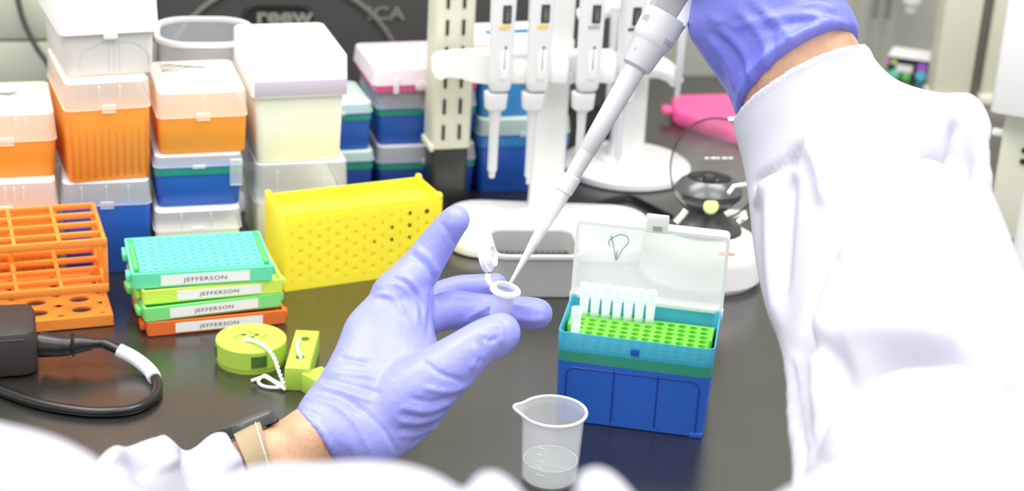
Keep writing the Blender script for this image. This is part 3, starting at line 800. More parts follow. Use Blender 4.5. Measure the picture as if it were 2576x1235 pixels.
# tips standing in the rack
def tipmesh():
    k = MB(); k.lathe([(.0026, -.012), (.0033, 0), (.0039, .021), (.0042, .0212), (.0042, .0265), (.0036, .0265), (.0030, .002)], 18, False, False); return k
base_tip = None
TG = 'clear filter tips left in the green rack'
def place_tip(i, j, lab):
    global base_tip
    lx = -nx * px_ / 2 + (i + .5) * px_; ly = y0 + (j + .5) * py_
    wp = MWX[hx.name] @ Vector((lx, ly, zr))
    if base_tip is None:
        base_tip = thing('pipette_tip', lab, 'pipette tip', tuple(wp), 0, TG)
        tipmesh().build('tip_wall', 'tip', base_tip)
        MB().lathe([(.0029, .004), (.0033, .0125)], 16).build('filter', 'tip_filter', base_tip)
        return
    c = copy_tree(base_tip, label=lab); c.location = wp
names = ['first', 'second', 'third', 'fourth', 'fifth', 'sixth']
for q in range(7):
    place_tip(q, 7, 'filter tip in the back row of the green rack, %s' % (['leftmost', 'second from left', 'third from left', 'in the middle of the seven', 'fifth from left', 'sixth from left', 'rightmost of the row'][q]))
place_tip(0, 1, 'lone filter tip standing in the front left corner of the green rack')
# raised lid
bl_, br_ = Vector((-Wt / 2, DP, hb)), Vector((Wt / 2, DP, hb))
LH = .0615; tilt = radians(4)
lm = Matrix.Translation((0, DP - .001, hb - .002)) @ Matrix.Rotation(-tilt, 4, 'X')
# lid local: x across, z up, open side facing the viewer (-y), depth 22 mm
k = MB(); k.x = lm @ Matrix.Translation((0, .018, LH / 2)) @ Matrix.Rotation(pi / 2, 4, 'X')
def Q(z, i): return rr(z, Wt - 2 * i, LH - 2 * i, .004, 0, 0, 6)
k.stack([Q(0.0, .0012), Q(.0008, 0), Q(.018, 0), Q(.018, .0012), Q(.0012, .0012)])
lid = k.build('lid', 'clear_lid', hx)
k = MB(); k.x = lm @ Matrix.Translation((0, 0, LH / 2)) @ Matrix.Rotation(pi / 2, 4, 'X')
k.stack([rr(-.0006, Wt + .001, LH + .001, .0045, 0, 0, 6), rr(.0012, Wt + .001, LH + .001, .0045, 0, 0, 6), rr(.0012, Wt - .004, LH - .004, .003, 0, 0, 6), rr(-.0006, Wt - .004, LH - .004, .003, 0, 0, 6)], closed=True)
k.build('lid_edge', 'clear_edge', lid)
k = MB(); k.x = lm
k.box(.003, -.003, LH + .0005, .0175, .0025, .0125, .001); 
k.box(.003, .0, LH - .002, .0175, .008, .003, .001)
k.build('lid_clasp', 'clear_edge', lid)
k = MB(); k.x = lm; k.box(.0035, -.0045, LH + .0005, .0070, .0012, .0035, .0003, 0); k.build('clasp_notch', 'grey_plastic', lid)
text('Low Ret', .0068, 'lettering', 'paper', lid, lm @ basis((-.017, .0165, LH * .34), (1, 0, 0), (0, 0, -1)), .0001)
k = MB(); k.x = lm
pts = [(-.0335, .0385), (-.0345, .043), (-.029, .0475), (-.0245, .0490), (-.0205, .0475), (-.0195, .043), (-.0235, .037), (-.0278, .0275), (-.0272, .036)]
pts2 = [(-.0335, .0475), (-.031, .040), (-.0278, .0275)]
k.tube([(x, .0163, z_) for x, z_ in crom(pts, 5)], .00035, 5); k.tube([(x, .0163, z_) for x, z_ in crom(pts2, 5)], .00035, 5)
k.build('green_pen_mark', 'ink_green', lid)
k = MB(); k.x = lm
for sx in (-1, 1):
    k.box(sx * (Wt / 2 + .0004), -.002, -.004, .0012, .006, .008, .0005)
k.build('hinge_arms', 'clear_edge', lid)

# ------------------------------------------------------------------ beaker
gl, gr = G(1318, 1185, .0), G(1462, 1185, .0)
c = P(1388, 1180, 1.235); c = Vector((c.x, c.y, 0))
c = G(1382, 1192, .004); c.z = 0
Rb = (P(1455, 1190, (c - CAM).length) - P(1313, 1190, (c - CAM).length)).length / 2
zt = zat(c, 1034 )
bk_ = thing('plastic_beaker', 'small frosted plastic beaker half full of clear liquid, in front of the blue tip box', 'beaker', (c.x, c.y, 0))
def spout(r, z, amt, n=72):
    out = []
    for i in range(n):
        a = 2 * pi * i / n; d = (a - radians(180) + pi) % (2 * pi) - pi
        q = r + amt * math.exp(-(d / .28) ** 2); out.append((q * cos(a), q * sin(a), z + amt * .35 * math.exp(-(d / .3) ** 2)))
    return out
Rt = Rb * 1.10
print('beaker', Rb, zt)
k = MB()
k.stack([spout(Rb * .9, 0, 0), spout(Rb * .985, .002, 0), spout(Rb, .006, 0), spout(Rb + (Rt - Rb) * .85, zt - .006, .0), spout(Rt, zt - .003, .002), spout(Rt + .001, zt, .005),
         spout(Rt + .0003, zt, .005), spout(Rt - .0012, zt - .003, .002), spout(Rb + (Rt - Rb) * .85 - .0012, zt - .006, 0), spout(Rb - .0012, .006, 0), spout(Rb * .9, .0022, 0)], True, True)
k.build('beaker_wall', 'frost', bk_, 60)
k = MB(); rim = spout(Rt + .001, zt, .005); k.tube([Vector(p) for p in rim + rim[:2]], .0012, 8); k.build('rim', 'frost_rim', bk_)
k = MB(); zw = zt * .30
k.lathe([(Rb - .0016, .0026), (Rb - .0012, .006), (Rb - .001, zw - .001), (Rb - .0012, zw)], 56); k.build('liquid', 'water', bk_)
k = MB(); rimw = [((Rb - .001) * cos(a), (Rb - .001) * sin(a), zw) for a in np.linspace(0, 2 * pi, 60)]; k.tube(rimw, .0004, 5); k.build('waterline', 'frost_rim', bk_)
k = MB()
for i in range(5):
    z_ = zt * (.25 + .1 * i); a0_ = radians(-118); k.tube([((Rb + (Rt - Rb) * z_ / zt * .85 + .0001) * cos(a), (Rb + (Rt - Rb) * z_ / zt * .85 + .0001) * sin(a), z_) for a in np.linspace(a0_, a0_ + (.16 if i % 2 else .26), 5)], .00022, 4)
k.build('graduation_marks', 'frost_rim', bk_)

# ------------------------------------------------------------------ yellow rack
mid, rz, w, A, B = seat((716, 734), (1106, 680), 0)
hb = zat(A, 541)
yr = thing('tube_rack', 'yellow plastic tube rack standing on its side, dotted with small round holes', 'rack', (mid.x, mid.y, 0), rz)
bkp = G(669, 487, hb); ayv = Vector((-sin(rz), cos(rz), 0)); DY = (bkp - A).dot(ayv)
print('yellow', w, hb, DY)
DY = max(.03, min(DY, .06))
nx, nz = 8, 5
k = MB()
mx_, mz = .006, .007
cw, ch = (w - 2 * mx_) / nx, (hb - 2 * mz) / nz
def fplate(k, y, sgn, r=.0025, depth=.0014):
    n = 14
    for i in range(nx):
        for j in range(nz):
            cx, cz = -w / 2 + mx_ + (i + .5) * cw, mz + (j + .5) * ch
            sq = []; ci = []; cl = []
            for q in range(n):
                a = 2 * pi * q / n; m_ = max(abs(cos(a)), abs(sin(a)))
                sq.append((cx + cos(a) / m_ * cw / 2, y, cz + sin(a) / m_ * ch / 2)); ci.append((cx + cos(a) * r, y, cz + sin(a) * r)); cl.append((cx + cos(a) * r, y + depth * sgn, cz + sin(a) * r))
            k.stack([sq, ci, cl] if sgn > 0 else [cl, ci, sq], False, False)
    rect = lambda x0, x1, z0, z1: k.add([(x0, y, z0), (x1, y, z0), (x1, y, z1), (x0, y, z1)], [(0, 1, 2, 3)])
    rect(-w / 2, w / 2, 0, mz); rect(-w / 2, w / 2, hb - mz, hb); rect(-w / 2, -w / 2 + mx_, mz, hb - mz); rect(w / 2 - mx_, w / 2, mz, hb - mz)
fplate(k, 0, 1); 
k.build('front_face', 'yellow', yr, 40)
k = MB()
k.box(0, DY / 2, 0, w, DY - .001, .002, .0005, 0); k.box(0, DY * .52, hb - .0105, w - .002, DY * .9, .002, .0005, 0)
k.box(-w / 2 + .001, DY / 2, 0, .002, DY, hb, .0005, 0); k.box(w / 2 - .001, DY / 2, 0, .002, DY, hb, .0005, 0)
k.box(0, DY - .001, 0, w, .002, hb - .0005, .0005, 0); k.box(.001, DY * .45, 0, .0025, DY * .8, hb - .01, .0005, 0)
k.box(0, .0012, hb - .003, w, .0026, .003, .001)
for (x, y, h_) in ((-w / 2 + .002, DY - .003, .007), (w / 2 - .002, DY - .004, .007), (w / 2 - .002, .003, .006)):
    k.box(x, y, hb - .003, .005, .007, h_, .002)
k.build('shell', 'yellow', yr)
k = MB(); k.box(0, .0023, .004, w - .008, .001, hb - .016, .0003, 0); k.build('inner_wall', 'yellow_deep', yr)
k = MB()
for i in range(4): k.lathe([(.0155, hb - .0083), (.0155, hb - .0079)], 28, cx=-w * .375 + i * w * .25, cy=DY * .55, sy=.8)
k.build('top_rings', 'yellow_deep', yr)
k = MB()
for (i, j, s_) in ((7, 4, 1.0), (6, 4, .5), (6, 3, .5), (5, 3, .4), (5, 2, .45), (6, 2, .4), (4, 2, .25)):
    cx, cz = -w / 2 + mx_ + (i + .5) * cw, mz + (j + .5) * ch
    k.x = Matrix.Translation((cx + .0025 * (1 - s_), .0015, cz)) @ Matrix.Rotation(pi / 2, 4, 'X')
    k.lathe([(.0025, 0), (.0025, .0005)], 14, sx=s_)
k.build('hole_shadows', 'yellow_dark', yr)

# ------------------------------------------------------------------ stack of PCR trays
def tray_rack(label, bl, br, z0, h, dp, m, mtop, detail=True, lab=(.2, .83), plate=True, stop=True):
    mid, rz, w, A, B = seat(bl, br, z0)
    t = thing('pcr_rack', label, 'rack', (mid.x, mid.y, z0), rz, 'stack of labelled tube racks')
    MB().tray(0, dp / 2, 0, w, dp, h, .002, .002, .99, floor=h * .72).build('frame', m, t)
    if plate:
        k = MB(); ww, dd = w - .014, dp - .008
        wellplate(k, 12, 8, ww / 12, dd / 8, -ww / 2, .004, h + .0006, .0033, .003, 12)
        k.stack([rr(h * .7, ww, dd, .001, 0, dp / 2, 2), rr(h + .0006, ww, dd, .001, 0, dp / 2, 2)], True, False)
        k.build('well_plate', mtop, t)
        for sx in (-1, 1): MB().box(sx * (w / 2 - .0045), dp * .5, h - .001, .003, dp * .7, .0012, .0005, 0).build('side_slot', 'green_slot', t)
    MB().box(-w / 2 - .0018, .016, h * .2, .004, .012, h * .5, .001).build('side_clip', m, t)
    MB().box(-w / 2 - .0015, dp * .75, h * .3, .004, .016, h * .5, .001).build('side_clip', m, t)
    MB().box(w / 2 + .001, .008, h * .3, .003, .008, h * .6, .001).build('side_clip', m, t)
    x0, x1 = -w / 2 + w * lab[0], -w / 2 + w * lab[1]
    tg = MB().box((x0 + x1) / 2, -.0002, h * .2, x1 - x0, .0006, h * .62, .0002, 0).build('name_label', 'paper', t)
    text('JEFFERSON', h * .36, 'lettering', 'ink', tg, front((x0 + x1) / 2, -.0008, h * .5), 0, spacing=1.1, sx=1.35)
    return z0 + h
hh = .0128
z = tray_rack('orange labelled rack at the bottom of the bright rack stack', (371, 850), (719, 816), 0, hh, .078, 'orange_tray', 'orange_tray', lab=(.2, .83), plate=False)
z = tray_rack('pale green labelled rack, second from the bottom of the stack', (364, 814), (710, 773), z, hh, .08, 'green_pale', 'green_pale', lab=(.18, .82), plate=False)
z = tray_rack('yellow-green labelled rack just under the teal one', (359, 770), (713, 738), z, hh, .08, 'yellow_green', 'yellow_green', lab=(.24, .84), plate=False)
z = tray_rack('teal labelled rack on top of the bright rack stack', (333, 731), (688, 708), z, hh + .001, .079, 'teal', 'teal_top', lab=(.2, .83))

# ------------------------------------------------------------------ orange lattice rack
fr, bkr = G(286, 820, 0), G(292, 702, 0)
uy = (bkr - fr); DW = uy.length; lx_ = G(110, 836, 0)
ux = Vector((fr - G(-60, 845, 0)));
uxn = Vector((fr - lx_).normalized()); rz = atan2(uxn.y, uxn.x)
orr = thing('lattice_rack', 'orange three-tier lattice test tube rack at the left edge', 'rack', (fr.x, fr.y, 0), rz)
uyl = Vector((-sin(rz), cos(rz), 0)); DW = (bkr - fr).dot(uyl) 
zM = zat(fr, 745) + .003; zT = zat(fr, 622)
print('lattice', DW, zM, zT, math.degrees(rz))
NX, PX = 6, .0352
LW = NX * PX
def lattice(z, nrow, h, x1=-.004, y0=.004, y1=None):
    y1 = DW - .006 if y1 is None else y1
    k = MB(); t = .0034
    for i in range(NX + 1): k.box(x1 - i * PX, (y0 + y1) / 2, z, t, y1 - y0, h, .0008)
    for j in range(nrow + 1):
        yy = y0 + (y1 - y0) * j / nrow
        k.box(x1 - LW / 2, yy, z, LW + t, t * (.85), h * (1.4 if j == 0 else 1), .0008)
    return k
lattice(zT, 4, .005).build('top_lattice', 'orange_rack', orr)
lattice(zM, 4, .005).build('middle_lattice', 'orange_rack', orr)
# base plate with oval wells
k = MB(); zB = .010
nxb, nyb = 6, 4; pxb, pyb = PX, (DW - .012) / nyb
for i in range(nxb):
    for j in range(nyb):
        cx, cy = -.006 - (i + .5) * pxb, .006 + (j + .5) * pyb; n = 20; sq = []; ci = []; cl = []
        for q in range(n):
            a = 2 * pi * q / n; m_ = max(abs(cos(a)), abs(sin(a)))
            sq.append((cx + cos(a) / m_ * pxb / 2, cy + sin(a) / m_ * pyb / 2, zB)); ci.append((cx + cos(a) * .0085, cy + sin(a) * .0058, zB)); cl.append((cx + cos(a) * .0085, cy + sin(a) * .0058, zB - .0022))
        k.stack([sq, ci, cl], False, False)
xa, xb_ = -.006 - nxb * pxb, -.006
k.stack([[(xa, .006, zB), (xb_, .006, zB), (xb_, .006 + nyb * pyb, zB), (xa, .006 + nyb * pyb, zB)], [(xa - .004, 0, zB), (0, 0, zB), (0, DW, zB), (xa - .004, DW, zB)], [(xa - .004, 0, .001), (0, 0, .001), (0, DW, .001), (xa - .004, DW, .001)]], False, False)
k.build('base_plate', 'orange_rack', orr)
MB().box((xa) / 2, DW / 2, zB - .004, -xa - .002, DW - .004, .002, .001, 0).build('well_backing', 'slot', orr)  # near-black sheet stands in for the shade inside the wells
leg = lambda *a: MB().box(*a).build('leg', 'orange_rack', orr)
leg(-.004, DW * .5, .008, .004, .012, zT - .004, .001); leg(-.004, DW * .9, .008, .004, .008, zT - .004, .001)
leg(-.004, .007, zM, .004, .006, zT - zM, .001)
MB().box(-.004, DW * .5, zM, .003, DW - .014, .004, .001).build('end_bar', 'orange_rack', orr)
for i in (2, 4): leg(-.004 - i * PX, DW * .55, .008, .004, .014, zM, .001); leg(-.004 - i * PX, DW * .7, zM, .003, .014, zT - zM, .001)

# ------------------------------------------------------------------ power brick, plug, cable
mid, rz, w, A, B = seat((-150, 968), (98, 950), 0)
zt = zat(B, 836)
pb = thing('power_brick', 'black power adapter brick at the left edge', 'adapter', (mid.x, mid.y, 0), rz)
MB().box(0, .031, 0, w, .062, zt, .010, .007, seg=6).build('brick_body', 'black_soft', pb)
k = MB(); k.tube(crom([tuple(q) for q in (Vector((-w / 2 + .006, -.0002, zt * .86)), Vector((0, -.0002, zt * .86)), Vector((w / 2 - .009, -.0002, zt * .86)))], 4), .0004, 5)
k.build('seam', 'black_plastic', pb)
cr = thing('power_cable', 'black power cord plugged into the adapter, looping back with a white spiral wrap', 'cord', tuple(G(235, 868, 0)))
dz = .016
C1 = [G(x, y, z_) for x, y, z_ in ((103, 866, .019), (150, 870, .019), (168, 870, .019), (180, 866, .019), (184, 866, .019), (188, 866, .019), (232, 864, .019))]
k = MB(); k.tube(C1, [.0105, .0085, .0078, .0078, .0105, .0078, .0050], 16); k.build('plug', 'black_plastic', cr, world=True)
path = [tuple(G(x, y, z_)) for x, y, z_ in ((228, 864, .019), (262, 864, .018), (298, 880, .015), (340, 902, .010), (378, 934, .006), (396, 968, .0042), (384, 1002, .0042), (330, 1030, .0042), (240, 1036, .0042), (140, 1024, .0042), (60, 1004, .0042), (-20, 972, .0042), (-120, 920, .0042))]
cp = crom(path, 10)
k = MB(); k.tube(cp, .0040, 14); k.build('cable', 'black_cable', cr, world=True)
seg = crom(path[2:6], 40)[:100]
k = MB(); k.tube(seg, [.0050 + .0006 * abs(sin(i * .8)) for i in range(len(seg))], 12); k.build('spiral_wrap', 'wrap', cr, world=True)

# ------------------------------------------------------------------ lime puzzle pieces and string
cc = G(632, 905, 0)
Rd = (P(719, 900, (cc - CAM).length) - P(541, 900, (cc - CAM).length)).length / 2
zd = zat(cc, 866) 
zd = .0195
ld_ = thing('lime_disc', 'lime green round printed puzzle block with square side openings', 'block', (cc.x, cc.y, 0), radians(-6))
MB().lathe([(Rd - .001, 0), (Rd - .0005, .004), (Rd, .0042), (Rd, zd - .0006), (Rd - .0006, zd)], 72).build('disc', 'lime', ld_)
for a in (-62, -160):
    k = MB(); k.x = Matrix.Rotation(radians(a), 4, 'Z') @ Matrix.Translation((Rd - .0028, 0, .0065))
    k.box(0, 0, 0, .007, .0125, .0095, .001, 0); k.build('side_opening', 'lime_dark', ld_)
k = MB()
for (x, y, r) in ((-.007, .004, .002), (.003, .006, .002), (-.002, -.004, .0022), (.001, .0015, .0016)): k.lathe([(r, zd), (r, zd + .0002)], 14, cx=x, cy=y)
for (x, y, a) in ((-.011, 0, -30), (.009, .004, -30), (-.003, .010, 60), (.005, -.007, 60)):
    k.x = Matrix.Translation((x, y, zd)) @ Matrix.Rotation(radians(a + 90), 4, 'Z'); k.box(0, 0, 0, .009, .0007, .0002, .0002, 0)
k.build('top_marks', 'lime_dark', ld_)
mid, rz, w, A, B = seat((717, 982), (776, 985), 0)
zb2 = zat(A, 925)
lb = thing('lime_block', 'tall lime green printed bar threaded with white string', 'block', (mid.x, mid.y, 0), rz)
DB = (G(755, 829, zb2) - (G(752, 926, zb2))).length
MB().box(0, DB / 2, 0, w + .001, DB, zb2, .001).build('bar', 'lime', lb)
k = MB(); k.lathe([(.0035, zb2), (.0035, zb2 + .0002)], 20, cx=0, cy=DB * .28); k.lathe([(.0035, zb2), (.0035, zb2 + .0002)], 20, cx=0, cy=DB * .76); k.build('thread_holes', 'lime_dark', lb)
mid, rz, w, A, B = seat((757, 985), (805, 1012), 0)
lc = thing('lime_cube', 'small lime green printed cube touching the gloved left hand', 'block', (mid.x, mid.y, 0), rz)
zb3 = zat(A, 938)
MB().box(0, .010, 0, w, .020, zb3, .001).build('cube', 'lime', lc)
sg = thing('white_string', 'twisted white string tying the lime green blocks together', 'string', tuple(G(690, 960, 0)))
s1 = crom([tuple(q) for q in (G(612, 855, zd + .001), G(640, 857, zd + .003), G(668, 872, zd + .003), G(690, 900, zd + .001), G(702, 935, .014), (G(714, 965, .006)))], 8)
k = MB()
def twist(k, pts, r, tw=1.3):
    for ph in (0, pi):
        q = [Vector(p) + Vector((cos(i * tw + ph) * r * .6, sin(i * tw + ph) * r * .3, sin(i * tw + ph) * r * .6)) for i, p in enumerate(pts)]; k.tube(q, r * .75, 8)
twist(k, s1, .0013)
loop = crom([tuple(G(x, y, z_)) for x, y, z_ in ((632, 958, .0015), (655, 950, .003), (668, 945, .005), (690, 958, .004), (705, 965, .003), (716, 972, .003), (690, 975, .002), (660, 970, .002), (650, 958, .003), (666, 948, .004), (700, 968, .004), (718, 980, .002))], 6)
k.tube(loop, .0013, 8)
k.tube(crom([tuple(q) for q in (G(754, 852, zb2 + .0005), G(748, 868, zb2 + .003), G(751, 885, zb2 + .003), G(758, 903, zb2 + .0005))], 6), .0013, 8)
k.build('string_strand', 'string', sg, world=True)

# ------------------------------------------------------------------ cloth / glove / body surfaces
def ring(L, R, d, th, bow=0, n=48, d2=None):
    A = P(*L, d); B = P(*R, d if d2 is None else d2); C = (A + B) / 2; u = (B - A) / 2
    v = (C - CAM).normalized() * (th / 2); wv = UP * (bow * d / FPX)
    return [C + u * cos(a) + v * sin(a) - wv * sin(a) for a in (2 * pi * i / n for i in range(n))]
def wring(C, u, v, n=48):
    C, u, v = Vector(C), Vector(u), Vector(v)
    return [C + u * cos(a) + v * sin(a) for a in (2 * pi * i / n for i in range(n))]
def loft(k, rings, sub=6):
    flat = [np.array([list(p) for p in r]).ravel() for r in rings]
    L = [x.reshape(-1, 3) for x in crom(flat, sub)]
    k.stack([[Vector(p) for p in l] for l in L])
def limb(k, pts, sub=5, n=20):
    """rounded limb through (x, y, radius in pixels, distance)"""
    W_ = [tuple(P(x, y, d)) + (r * d / FPX,) for x, y, r, d in pts]
    wlimb(k, W_, sub, n)
def wlimb(k, W_, sub=5, n=20):
    c = crom(W_, sub); pts = [Vector(q[:3]) for q in c]; rad = [q[3] for q in c]
    t0 = (pts[0] - pts[1]).normalized(); t1 = (pts[-1] - pts[-2]).normalized(); r0, r1 = rad[0], rad[-1]
    pre = [(pts[0] + t0 * r0 * sin(a), r0 * cos(a)) for a in (1.45, 1.2, .9, .6, .3)]
    post = [(pts[-1] + t1 * r1 * sin(a), r1 * cos(a)) for a in (.3, .6, .9, 1.2, 1.45)]
    pts = [p for p, _ in pre] + pts + [p for p, _ in post]; rad = [r for _, r in pre] + rad + [r for _, r in post]
    k.tube(pts, rad, n)
def remesh(k, voxel, smooth, folds=(), iters=1):
    me = bpy.data.meshes.new('tmp'); me.from_pydata([tuple(p) for p in k.v], [], k.f); me.update()
    bm = bmesh.new(); bm.from_mesh(me); bmesh.ops.recalc_face_normals(bm, faces=bm.faces); bm.to_mesh(me); bm.free()
    o = bpy.data.objects.new('tmp', me); COL.objects.link(o)
    md = o.modifiers.new('r', 'REMESH'); md.mode = 'VOXEL'; md.voxel_size = voxel
    if smooth:
        ms = o.modifiers.new('s', 'SMOOTH'); ms.factor = .5; ms.iterations = smooth
    dg = bpy.context.evaluated_depsgraph_get(); dg.update()
    m2 = bpy.data.meshes.new_from_object(o.evaluated_get(dg)); bpy.data.objects.remove(o)
    sculpt(m2, folds)
    for v in m2.vertices:          # cloth and skin rest on the worktop
        if v.co.y > .6 and v.co.z < .0015: v.co.z = .0015
    return m2
def sculpt(me, folds):
    if not folds: return
    n = len(me.vertices); co = np.zeros(n * 3); me.vertices.foreach_get('co', co); co = co.reshape(-1, 3)
    no = np.array([list(v.normal) for v in me.vertices]) if n < 10 else None
    no = np.zeros(n * 3); me.vertices.foreach_get('normal', no); no = no.reshape(-1, 3)
    q = co - np.array(CAM); f = q @ np.array(FW)
    X = IW / 2 + FPX * (q @ np.array(RT)) / f; Y = IH / 2 - FPX * (q @ np.array(UP)) / f
    vd = -q / np.linalg.norm(q, axis=1)[:, None]
    face = np.clip((no * vd).sum(1) * 1.6 + .15, 0, 1)
    disp = np.zeros(n)
    for pts, wd, amp in folds:
        cp_ = np.array(crom(pts, 6)); seg_n = len(cp_) - 1
        best = np.full(n, 1e9); tb = np.zeros(n)
        for i in range(seg_n):
            a, b_ = cp_[i], cp_[i + 1]; ab = b_ - a; L2 = (ab ** 2).sum() + 1e-9
            t = np.clip(((X - a[0]) * ab[0] + (Y - a[1]) * ab[1]) / L2, 0, 1)
            d = np.hypot(X - a[0] - t * ab[0], Y - a[1] - t * ab[1]); m_ = d < best
            best[m_] = d[m_]; tb[m_] = (i + t[m_]) / seg_n
        tap = np.clip(np.minimum(tb, 1 - tb) * 5 + .15, 0, 1)
        disp += amp * np.exp(-(best / wd) ** 2) * tap * face
    co = co + no * disp[:, None]
    me.vertices.foreach_set('co', co.ravel()); me.update()
def place_mesh(name, me, m, parent):
    me.name = name; me.materials.clear(); me.transform(mw_of(parent).inverted())
    return fin(name, me, m, parent, 180)

pr = thing('person', 'person in a white lab coat and purple gloves pipetting into a small tube', 'person', (0, .40, -.9))
# --- left glove
k = MB()
n = 40
loft(k, [ring((745, 1030), (850, 1172), 1.165, .052, 8, n), ring((768, 992), (955, 1176), 1.17, .056, 6, n), ring((808, 940), (1060, 1112), 1.18, .058, 0, n), ring((846, 868), (1128, 1030), 1.19, .052, 0, n),
         ring((874, 800), (1125, 930), 1.20, .044, 0, n), ring((925, 745), (1098, 850), 1.212, .038, 0, n), ring((978, 695), (1088, 785), 1.22, .033, 0, n), ring((1010, 655), (1093, 735), 1.222, .028, 0, n)], 5)
limb(k, [(990, 745, 60, 1.215), (1045, 690, 56, 1.222), (1074, 650, 50, 1.224), (1105, 605, 45, 1.222), (1132, 568, 40, 1.218), (1145, 553, 38, 1.216)])          # index
limb(k, [(1020, 840, 45, 1.225), (1085, 795, 46, 1.235), (1140, 780, 50, 1.238), (1200, 782, 45, 1.236), (1270, 785, 41, 1.230), (1320, 787, 42, 1.226), (1351, 789, 40, 1.224)])   # middle
limb(k, [(1020, 820, 38, 1.245), (1090, 755, 38, 1.258), (1150, 727, 34, 1.262), (1200, 722, 33, 1.262), (1248, 716, 30, 1.26)])                              # ring
limb(k, [(1020, 850, 34, 1.258), (1090, 800, 34, 1.275), (1150, 790, 32, 1.28), (1195, 790, 28, 1.276)])                                                        # little
limb(k, [(950, 1050, 90, 1.175), (1040, 990, 92, 1.172), (1105, 942, 78, 1.170), (1165, 895, 64, 1.170), (1208, 862, 56, 1.172), (1240, 848, 56, 1.174), (1258, 838, 53, 1.176)])   # thumb
F = []
ridge = lambda pts, w_, a: F.append((pts, w_, a))
for pts in ([(752, 1018), (800, 1040), (850, 1085), (890, 1150)], [(765, 1000), (830, 1015), (890, 1060), (930, 1140)], [(790, 965), (860, 985), (940, 1010)], [(820, 935), (880, 940), (950, 950)],
            [(1135, 1012), (1080, 1035), (1010, 1025)], [(1130, 1040), (1060, 1062), (1000, 1058)], [(1118, 1066), (1050, 1092), (1000, 1096)], [(1190, 965), (1130, 985), (1060, 975)],
            [(990, 690), (1030, 705), (1062, 750), (1070, 800)], [(975, 708), (1015, 722), (1045, 765), (1052, 820)], [(940, 742), (985, 745), (1015, 790)], [(1040, 622), (1078, 650), (1104, 692)],
            [(1210, 830), (1222, 868), (1215, 905)], [(1190, 868), (1200, 900), (1185, 930)], [(1245, 812), (1262, 830), (1258, 868)],
            [(1185, 800), (1230, 770), (1270, 765), (1340, 772)], [(1165, 812), (1200, 790), (1240, 780)], [(1290, 800), (1340, 806), (1372, 800)], [(1120, 742), (1180, 748), (1235, 745)]):
    ridge(pts, 7, .0014)
for pts in ([(785, 975), (870, 1000), (960, 1075), (1000, 1140)], [(800, 950), (870, 965), (960, 990)], [(1155, 995), (1090, 1010), (1030, 1000)], [(1090, 1085), (1030, 1120)], [(850, 900), (930, 915)], [(758, 1024), (820, 1055), (868, 1110), (885, 1160)], [(775, 985), (850, 1000), (915, 1040)], [(1132, 1028), (1070, 1050), (1005, 1042)], [(1122, 1054), (1055, 1078), (1000, 1078)],
            [(982, 700), (1022, 714), (1054, 758), (1061, 810)], [(1200, 848), (1212, 888), (1200, 918)], [(1030, 640), (1070, 668), (1096, 708)], [(1255, 848), (1228, 858), (1215, 845)],
            [(1090, 700), (1084, 760), (1076, 850)], [(1170, 960), (1110, 940), (1060, 905)], [(1180, 806), (1225, 782), (1280, 776)], [(1110, 560), (1140, 600), (1150, 620)]):
    ridge(pts, 6, -.0014)
ridge([(745, 1030), (775, 1050), (815, 1095), (850, 1172)], 7, .0012)
me = remesh(k, .0019, 5, F)
place_mesh('left_glove', me, 'glove', pr)
# --- right glove
k = MB()
loft(k, [ring((1852, 290), (2163, 92), 1.205, .085, 85, n), ring((1826, 225), (2152, 50), 1.205, .08, 75, n), ring((1788, 172), (2130, 8), 1.205, .072, 50, n), ring((1755, 125), (2090, -60), 1.205, .07, 20, n), ring((1733, 88), (2040, -120), 1.205, .07, 0, n), ring((1732, 30), (2010, -170), 1.205, .068, 0, n),
         ring((1760, -50), (2000, -230), 1.205, .06, 0, n), ring((1830, -140), (2010, -290), 1.205, .04, 0, n)], 5)
for i in range(4):     # fingers closing round the pipette handle, above the frame
    dy = -i * 78
    limb(k, [(1960, -60 + dy, 40, 1.235), (1870, -80 + dy, 42, 1.246), (1790 + i * 38, -95 + dy, 41, 1.245), (1742 + i * 40, -85 + dy, 40, 1.22), (1735 + i * 42, -75 + dy, 38, 1.185), (1790 + i * 42, -80 + dy, 35, 1.165)])
limb(k, [(2010, -150, 60, 1.2), (2020, -260, 54, 1.185), (2010, -350, 46, 1.18), (1985, -410, 40, 1.18)])
F = []
for pts in ([(1900, 220), (1870, 130), (1800, 60)], [(1930, 180), (1920, 100), (1850, 20)], [(2000, 110), (1960, 60), (1900, 10)], [(2090, 60), (2040, 40), (1960, 40), (1900, 70)], [(1850, 230), (1830, 160), (1780, 90)],
            [(2110, 30), (2060, 10), (2000, 20)], [(1780, 40), (1850, 60), (1940, 40)], [(1860, 200), (1960, 110), (2080, 50)]):
    ridge(pts, 10, .0022)
for pts in ([(1885, 225), (1852, 140), (1785, 75)], [(1950, 150), (1940, 80), (1880, 10)], [(2060, 52), (2000, 55), (1930, 80)], [(1820, 60), (1880, 50)]):
    ridge(pts, 8, -.0018)
ridge([(1852, 282), (1872, 212), (1932, 142), (2002, 92), (2100, 52), (2150, 92)], 8, .0024)
me = remesh(k, .0023, 4, F)
place_mesh('right_glove', me, 'glove_deep', pr)
